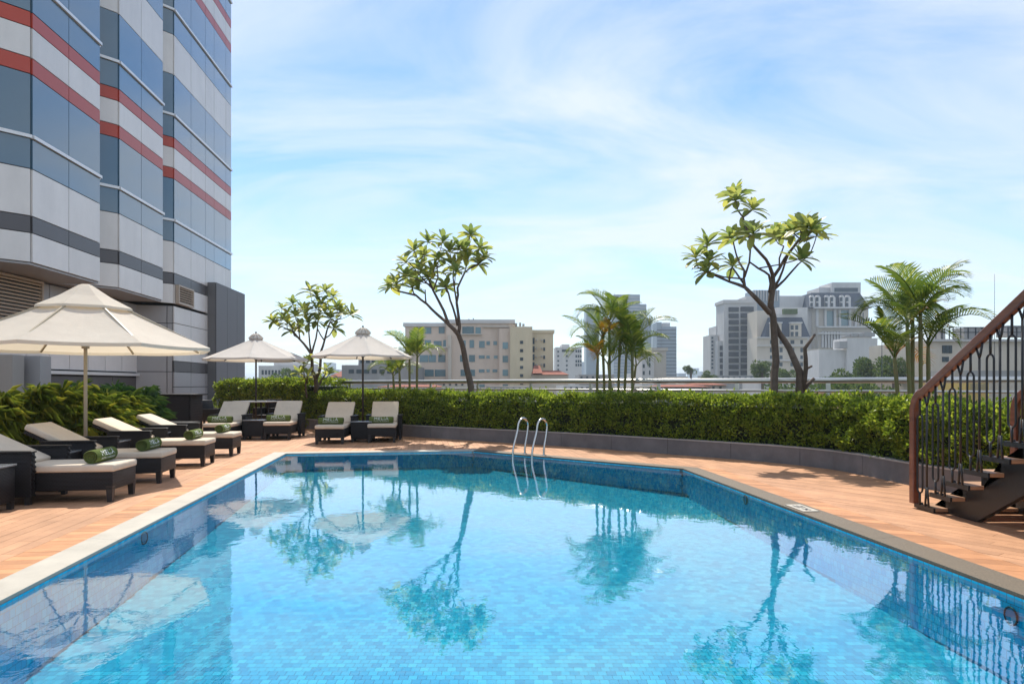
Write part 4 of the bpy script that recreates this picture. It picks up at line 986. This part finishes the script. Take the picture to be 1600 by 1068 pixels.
def parapet(t, a, b, top, m, dy=0.0, h=.5, over=.25, depth=14):
    y = t['Y']+dy; piece('cornice', m, ((XP(a,y)+XP(b,y))/2, y+depth/2, ZP(top,y)+h/2-.1), (XP(b,y)-XP(a,y)+2*over, depth+2*over, h), t)
# beige apartment building
OA, SA = (620,480), 5.714
bA = bld('apartment_building', 'pink beige apartment building with teal windows behind the leaning frangipani', 112, [(633,700,509,C1,.6),(697,802,504,C1,0),(780,803,513,C1,-1.2)], 22)
wins(bA, zr_(OA,SA,[(250,308,178,235),(375,428,175,232),(440,478,175,230),(185,240,182,236),(250,305,292,335),(330,400,300,352),(415,470,292,350),(205,280,425,488),(285,350,425,488),(370,433,425,488),(165,245,555,615),(250,330,555,615),(340,435,555,615),(160,270,685,720),(345,435,685,720)]), M['win_teal'], .6)
wins(bA, zr_(OA,SA,[(585,688,172,235),(703,750,178,236),(585,615,295,352),(650,690,292,360),(735,785,300,360),(800,832,302,335),(862,895,302,335),(565,610,425,485),(645,698,425,485),(733,785,428,456),(800,830,430,456),(868,900,430,456),(570,620,555,612),(650,698,555,612),(733,783,553,580),(802,830,553,578),(855,897,553,578),(565,622,685,715),(735,785,685,712)]), M['win_teal'])
wins(bA, zr_(OA,SA,[(945,993,312,370),(1013,1058,314,370),(945,993,432,490),(1013,1060,432,490),(945,993,555,610),(1013,1060,555,610),(945,993,685,715),(1013,1060,685,715)]), M['win_teal'], -1.2)
for (a, b, c, d) in zr_(OA,SA,[(560,760,236,246),(460,490,250,700),(765,1000,165,178),(330,480,352,362)]): wins(bA, [(a,b,c,d)], C4, 0, 'band', .5)
parapet(bA, 633, 700, 509, C3, .6, .6, .3, 22); parapet(bA, 697, 802, 504, C3, 0, .6, .3, 22)
wins(bA, zr_(OA,SA,[(640,652,108,128),(680,690,100,126)]), C5, 3, 'chimney', 1.0)
bB = bld('yellow_apartment_block', 'pale yellow apartment block adjoining the pink beige building', 110, [(797,832,510,C2,0),(830,864.5,519,C2,3)], 18)
wins(bB, zr_(OA,SA,[(1100,1128,298,326),(1100,1128,372,400),(1100,1128,447,475),(1100,1128,522,548),(1100,1128,595,622),(1100,1128,668,690)]), M['win'])
wins(bB, zr_(OA,SA,[(1213,1230,272,328),(1213,1230,345,400),(1213,1230,418,470),(1213,1230,490,545),(1308,1324,285,316),(1308,1324,358,388),(1308,1324,430,460),(1308,1324,502,534)]), M['win'], 3)
wins(bB, zr_(OA,SA,[(a,a+11,y,y+12) for a in (1240,1288) for y in (286,360,432,505)]+[(1075,1095,262,278)]), C10, 3, 'air_conditioner', .6)
parapet(bB, 830, 864.5, 519, C2, 3, .5, .2, 18); wins(bB, zr_(OA,SA,[(1055,1075,146,172),(1092,1110,142,170),(1120,1140,152,170)]), C5, 4, 'rooftop_unit', 1.2)
# white block
OB, SB = (850,430), 5.086
bC = bld('white_office_block', 'small white block with tiny windows left of the middle palm clump', 240, [(868,909,542,C3,0),(878,890,537.5,C3,2)], 10)
wins(bC, zr_(OB,SB,[(142,238,588,608)]+[(a,a+13,b,b+20) for a in (250,268,286) for b in (592,632,672,702)]+[(a,a+14,b,b+14) for a in (106,174) for b in (598,634,672,708,742)]), M['win'])
# glass towers
bD = bld('glass_tower', 'stepped pale glass office tower rising behind the middle palm clump', 520, [(959,1000,460,C9,0),(998,1010,475,C9,4),(1008,1018.5,497,C9,8),(916,936,480,C9,10)], 16)
for k in range(26): wins(bD, [(959.3,999.7,464+k*5,465+k*5)], C10, 0, 'floor_band', .5)
for k in range(22): wins(bD, [(998.5,1009.7,480+k*5,481+k*5)], C10, 4, 'floor_band', .5)
bE = bld('dark_glass_tower', 'blue grey glass tower standing alone right of the middle palm clump', 430, [(1026,1034,503,C9,0),(1033,1057,510,C9,0),(1036,1047,504,C10,3)], 14)
for k in range(14): wins(bE, [(1026.4,1056.7,515+k*5.4,516.1+k*5.4)], C11, 0, 'floor_band', .5)
bF = bld('weathered_house', 'stained concrete house with a rooftop tank behind the middle palms', 140, [(1003,1022,556,C3,0),(1020,1041,547,C8,1)], 12)
wins(bF, zr_(OB,SB,[(835,845,650,685),(835,845,695,730),(835,845,755,790),(785,800,705,735),(785,800,760,790)]), M['win'])
parapet(bF, 1020, 1041, 547, C8, 1, .6, .3, 12)
# dark striped tower and the ornate hotels at right
OC, SC = (1090,430), 5.333
bG = bld('striped_office_tower', 'pale office tower with dark window bands left of the tall frangipani', 255, [(1131.3,1183,473,C10,0),(1121,1133,532,C10,2),(1110,1122,523,C10,6),(1119,1131.5,509,C10,9),(1165,1182,463,C10,6),(1178,1218,453,C9,9)], 10)
for k in range(11): wins(bG, zr_(OC,SC,[(258,341,266+53*k,304+53*k),(357,465,262+53*k,302+53*k)]), C11, 0, 'window_band', .4)
for k in range(5): wins(bG, zr_(OC,SC,[(184,223,586+52*k,624+52*k)]), C11, 2, 'window_band', .4)
for k in range(9): wins(bG, zr_(OC,SC,[(115,131,512+31*k,530+31*k)]), M['win'], 6)
wins(bG, zr_(OC,SC,[(185,210,478,545)]), M['win_teal'], 9)
parapet(bG, 1131.3, 1183, 473, C10, 0, 1.2, .4, 10)
for k in range(9): wins(bG, [(1179+k*4.3,1180.4+k*4.3,453.5,470)], C10, 9, 'roof_fin', .6)
def mansard(t, a0, a1, b0, b1, top, bot, m, dy=0, depth=16):
    y = t['Y']+dy; z0, z1 = ZP(bot, y), ZP(top, y); ins = (XP(b0,y)-XP(a0,y)); mb = MB()
    V = [(XP(a0,y),y,z0),(XP(a1,y),y,z0),(XP(a1,y),y+depth,z0),(XP(a0,y),y+depth,z0),(XP(b0,y),y+ins,z1),(XP(b1,y),y+ins,z1),(XP(b1,y),y+depth-ins,z1),(XP(b0,y),y+depth-ins,z1)]
    mb.add(V, [(3,2,1,0),(4,5,6,7),(0,1,5,4),(1,2,6,5),(2,3,7,6),(3,0,4,7)]); return obj('mansard_roof', mb, m, t)
bH = bld('mansard_hotel', 'cream hotel with a slate mansard roof behind the tall frangipani trunk', 235, [(1183,1262,526.7,C4,0),(1183,1208,485,C4,5),(1262,1284,545,C4,1),(1215,1262,480,C3,9)], 10)
mansard(bH, 1195, 1266, 1207, 1258, 494.5, 526, C6, .5, 9.4)
piece('roof_terrace', C3, ((XP(1205,236)+XP(1266,236))/2, 240.5, ZP(492.5,236)), (XP(1258,236)-XP(1207,236), 5, 1.0), bH)
for k in range(8): wins(bH, [(1222+k*2.7,1224.5+k*2.7,483,491)], M['citytree'], 3, 'roof_shrub', 1.6)
for (a, b) in ((1202.5,1219),(1233.5,1250)):
    wins(bH, [(a,b,505,526)], C4, -.2, 'dormer', 1.2); wins(bH, [(a+2,a+6.5,508,515),(a+9,a+13.5,508,515),(a+2,a+6.5,518,525),(a+9,a+13.5,518,525)], M['win'], -1.38)
    wins(bH, [(a-1,b+1,503.5,505.5)], C3, -.3, 'dormer_cap', 1.6)
for (c, d) in ((531,537),(543,550),(555,560.5),(566,572),(577,583)):
    wins(bH, [(1203,1208,c,d),(1218,1222.7,c,d),(1235,1241,c,d),(1250.5,1254.5,c,d)]+[(1267.5+k*4.2,1270.5+k*4.2,max(c,551),d) for k in range(3) if d > 552], M['win'], 0)
for (a, b, y_) in ((1183,1262,527.5),(1183,1262,540),(1183,1262,563)): wins(bH, [(a-.5,b+.5,y_-1,y_+.6)], C3, 0, 'cornice', .9)
bI = bld('ornate_hotel', 'large ornate hotel with arched dormers and a slate roof, top right of the skyline', 275, [(1273,1357,480,C4,0),(1279,1362,512,C4,-2),(1280,1313,449,C3,8),(1300,1345,441,C3,6),(1262,1276,466,C3,3),(1217,1265,462,C3,6)], 12)
mansard(bI, 1264.5, 1359, 1270, 1346, 456.5, 480, C6, -1, 12.5)
for x in (1268,1276.8,1291,1299.6,1314.3,1323.5):
    wins(bI, [(x-3.4,x+3.4,464.5,480)], C3, -.6, 'dormer', 1.4); y = 275-.6
    mb = MB(); cx, cz, rr = XP(x, y), ZP(464.5, y), XP(803.4, y); 
    V = [(cx+rr*math.cos(R(q*18)), yy, cz+rr*math.sin(R(q*18))) for yy in (y-.68, y+.6) for q in range(11)]
    mb.add(V, [tuple(range(11))[::-1], tuple(range(11,22))]+[(q,q+1,12+q,11+q) for q in range(10)]); obj('dormer_arch', mb, C3, bI)
    wins(bI, [(x-2,x+2,464.2,470.5),(x-2,x+2,473,479)], M['win'], -1.96)
wins(bI, zr_(OC,SC,[(1068,1130,296,425),(1190,1255,290,420)]), M['win_teal'], 0); wins(bI, zr_(OC,SC,[(1300,1312,300,330),(1318,1330,300,330),(1300,1312,350,385),(1318,1330,350,385),(1300,1312,398,425),(1318,1330,398,425),(1350,1358,310,420),(1375,1383,310,420)]), M['win'], 0)
wins(bI, zr_(OC,SC,[(1140,1335,104,138)]), M['win'], 6)
for (a, b, y_) in ((1271,1359,481),(1277,1363,511),(1277,1363,521)): wins(bI, [(a,b,y_-1.2,y_+1.2)], C3, -2.1, 'cornice', 1.6)
for x in (1276,1288.5,1303.5,1311,1327,1336): wins(bI, [(x-1.6,x+1.6,483,510)], C3, -.1, 'pilaster', .9)
for k in range(7): wins(bI, [(1283+k*4.6,1285.4+k*4.6,518,543)], C3, -2.0, 'column', 1.0); wins(bI, [(1285.8+k*4.6,1287.2+k*4.6,522,540)], M['win'], -2.0)
bJ = bld('blank_white_building', 'plain windowless pale building in front of the ornate hotel', 190, [(1280,1324,546,C3,0),(1323,1371,528,C3,-1)], 8)
wins(bJ, zr_(OC,SC,[(1200,1235,498,514),(1245,1300,488,514),(1305,1345,492,514),(1352,1440,480,514)]), C5, 2, 'rooftop_unit', 2.5); wins(bJ, zr_(OC,SC,[(1140,1205,555,612)]), C5, 1, 'rooftop_shed', 3)
# cream building at right with steel frames on its roof
OD, SD = (1440,480), 5.931
bK = bld('cream_building', 'broad cream building with steel roof frames seen through the stair balusters', 85, [(1450,1700,531,C4,0),(1440,1466,560,C4,3)], 14)
wins(bK, zr_(OD,SD,[(190,220,352,425),(224,250,352,425),(254,280,352,425),(190,218,458,505),(222,250,458,505)]), M['win']); wins(bK, [(1449,1701,530,533.5)], C10, 0, 'cornice', .6)
wins(bK, [(1448,1700,580,589)], C5, -6, 'lower_roof', 5.0)
for x in (130,188,255,290,360,430,500,560,640,720,800,880): wins(bK, zr_(OD,SD,[(x-3,x+3,182,312)]), C11, 1, 'frame_post', .12)
for y_ in (182,228): wins(bK, zr_(OD,SD,[(130,1100,y_,y_+6)]), C11, 1, 'frame_beam', .12)
wins(bK, zr_(OD,SD,[(300,425,200,300),(440,560,195,300),(85,130,215,320),(690,949,180,280)]), C5, 3, 'rooftop_tank', 2.0)
bL = bld('scaffolded_shed', 'low yellow boarded building below the steel railing at right', 70, [(1512,1545,596,cm('yellow_boards', (.50,.36,.12)),0)], 8)
wins(bL, [(1516,1541,600+k*3.2,601+k*3.2) for k in range(4)], C5, 0, 'board_gap', .1)
bM_ = bld('terracotta_hut', 'small terracotta rooftop hut above the hedge at right', 60, [(1322,1347,612,cm('terracotta', (.42,.25,.15)),0)], 6); wins(bM_, [(1329,1333.5,614.5,617),(1336,1340.5,614.5,617)], M['win'])
# lower houses at left and between
bN = bld('long_white_building', 'long low white building beyond the far parasol', 150, [(404,470,571,C3,0),(428,466,566,C3,4)], 16)
wins(bN, [(409+k*5.2,412+k*5.2,578,585) for k in range(11)], M['win'])
bO = bld('grey_flat_roof_block', 'grey flat roofed block behind the middle parasol', 95, [(534,640,570,C5,0),(560,602,557,C5,5)], 16)
wins(bO, [(545+k*12,553+k*12,577,583) for k in range(7)]+[(563+k*9,569+k*9,561,567) for k in range(4)], M['win'])
def gable(t, a, b, top, bot, m, dy=0, depth=10):
    y = t['Y']+dy; x0, x1 = XP(a,y), XP(b,y); xm = (x0+x1)/2; z0, z1 = ZP(bot,y), ZP(top,y); w4 = (x1-x0)*.2
    mb = MB(); mb.add([(x0,y-.5,z0),(x1,y-.5,z0),(x1,y+depth,z0),(x0,y+depth,z0),(x0+w4,y+depth*.5,z1),(x1-w4,y+depth*.5,z1)], [(0,1,5,4),(1,2,5),(2,3,4,5),(3,0,4),(3,2,1,0)]); return obj('roof', mb, m, t)
bP = bld('red_roof_house', 'house with a red tiled roof below the yellow apartment block', 105, [(832,888,585,C4,0)], 10); gable(bP, 831, 889, 577.5, 585, C7); gable(bP, 832, 848, 570, 583, C7, -1.5, 6)
bQ = bld('red_roof_villa', 'villa with a red tiled roof between the bushy frangipani and the middle parasol', 120, [(516,555,588,C3,0)], 12); gable(bQ, 514, 557, 577, 588.5, C7, 0, 12)
r_ = random.Random(31)
fill = [('low flat roofed house just above the railing',C3),('low weathered house just above the railing',C8),('low beige house just above the railing',C4),('low grey house just above the railing',C5)]
for i, (a, b, top, Y) in enumerate(((470,520,594,170),(560,610,590,180),(690,740,596,70),(905,960,585,160),(985,1010,583,170),(1041,1075,588,210),(1070,1112,592,180),(1108,1190,586,160),(1190,1290,594,120),(1100,1135,601,75),(985,1030,603,60),(1035,1110,604,66),(880,925,602,64),(760,830,603,72),(590,690,604,80),(1375,1445,588,100))):
    l, m = fill[i % 4]
    t_ = bld('low_house', '%s, about %s' % (l, ['left of the bushy frangipani','below the middle parasol','beside the leaning frangipani trunk','left of the middle palm clump','right of the middle palm clump','under the lone glass tower','in the gap of the skyline','below the striped tower','behind the tall frangipani','below the gap of the skyline','at the foot of the middle palms','right of the middle palms','left of the middle palms','below the yellow block','at the foot of the small palms','behind the right palm clump'][i]), Y, [(a,b,top,m,0)], 10)
    k = max(2, int((b-a)/9)); wins(t_, [(a+2+q*(b-a-2)/k, a+2+q*(b-a-2)/k+3.2, top+2.5, top+6) for q in range(k)], M['win'])
    if i in (9, 11, 14): gable(t_, a-1, b+1, top-3.5, top, C7, 0, 10)
for i, (a, b, top, Y) in enumerate(((405,440,585,900),(480,512,580,1100),(506,516,566,1200),(518,530,577,1000),(1060,1072,583,900),(1082,1092,575,1300),(1094,1104,580,1200),(1378,1400,560,800),(905,914,565,1000))):
    bld('distant_tower', 'faint distant high-rise on the hazy horizon, %s' % ['far left','left of the bushy frangipani','behind the bushy frangipani','beside the red roofed villa','right of the lone glass tower','in the middle of the skyline gap','left of the striped tower','behind the right palm clump','beside the small white block'][i], Y, [(a,b,top,C9,0)], 40)
for (x, y0, Y, l) in ((1554,428,85,'thin tall antenna mast above the stair handrail'),(1378,500,60,'thin pole rising left of the right palm clump')):
    p = PX(x, y0, Y); m_ = obj('antenna_mast', MB().tube([(p.x,Y,ZP(600,Y)-6),(p.x,Y,p.z)], [.05,.02], 6), C11); tag(m_, l, 'mast')
def citytree(label, px, Y, pyt, wpx, n, seed):
    r = random.Random(seed); top = ZP(pyt, Y); w_ = wpx/FPX*Y/2; cx = XP(px, Y); t = thing('city_tree', label, 'tree', (cx, Y, GZ)); ch = w_*1.5
    obj('trunk', MB().tube([(cx,Y,GZ),(cx+.2,Y,top-ch*.6),(cx,Y,top-ch*.3)], [.35,.25,.1], 7), M['bark'], t); pts = []
    cl = [(Vector((cx+r.gauss(0,w_*.45), Y+r.gauss(0,w_*.45), top-ch*.55+r.uniform(-.35,.32)*ch)), w_*r.uniform(.28,.5)) for _ in range(12)]
    for i in range(n):
        c, rad = cl[r.randrange(12)]; d = Vector((r.gauss(0,1), r.gauss(0,1), r.gauss(0,1)+.2)).normalized(); pts.append((c+d*rad*r.uniform(.75,1.05), d))
    o = obj('crown', leaf_cloud(pts, w_*.16, seed), M['citytree'], t); o['kind'] = 'stuff'
for i, (px, Y, pyt, wp_, l) in enumerate(((1190,120,563,34,'round city tree at the foot of the striped tower'),(1228,125,573,32,'city tree behind the second frangipani trunk'),(1342,95,561,56,'broad dark city tree left of the right palm clump'),(1395,90,558,52,'tall city tree behind the right palm clump'),(1300,100,585,56,'low yellowish city tree below the blank white building'),
        (1078,150,571,17,'small city tree in the gap right of the lone glass tower'),(1104,150,580,24,'low city tree left of the striped tower'),(448,120,578,40,'city tree below the long white building'),(1330,70,592,80,'city trees just below the railing at right'),(1250,75,596,90,'city trees seen under the railing behind the frangipani'))):
    citytree(l, px, Y, pyt, wp_, 2600, 60+i)

# ------------------------------------------------------------------ haze
hm = bpy.data.materials.new('haze_air'); hm.use_nodes = True; t = hm.node_tree; t.nodes.clear()
o_ = N(t, 'ShaderNodeOutputMaterial'); pv = N(t, 'ShaderNodeVolumePrincipled'); pv.inputs['Color'].default_value = (.74,.87,1,1); pv.inputs['Density'].default_value = .00042; pv.inputs['Anisotropy'].default_value = .3
t.links.new(pv.outputs[0], o_.inputs['Volume'])
hz_b = MB(); hz_b.bx(-5100,5100,-3100,6600,GZ-1,76); ho = obj('haze', hz_b, hm); ho['kind'] = 'stuff'
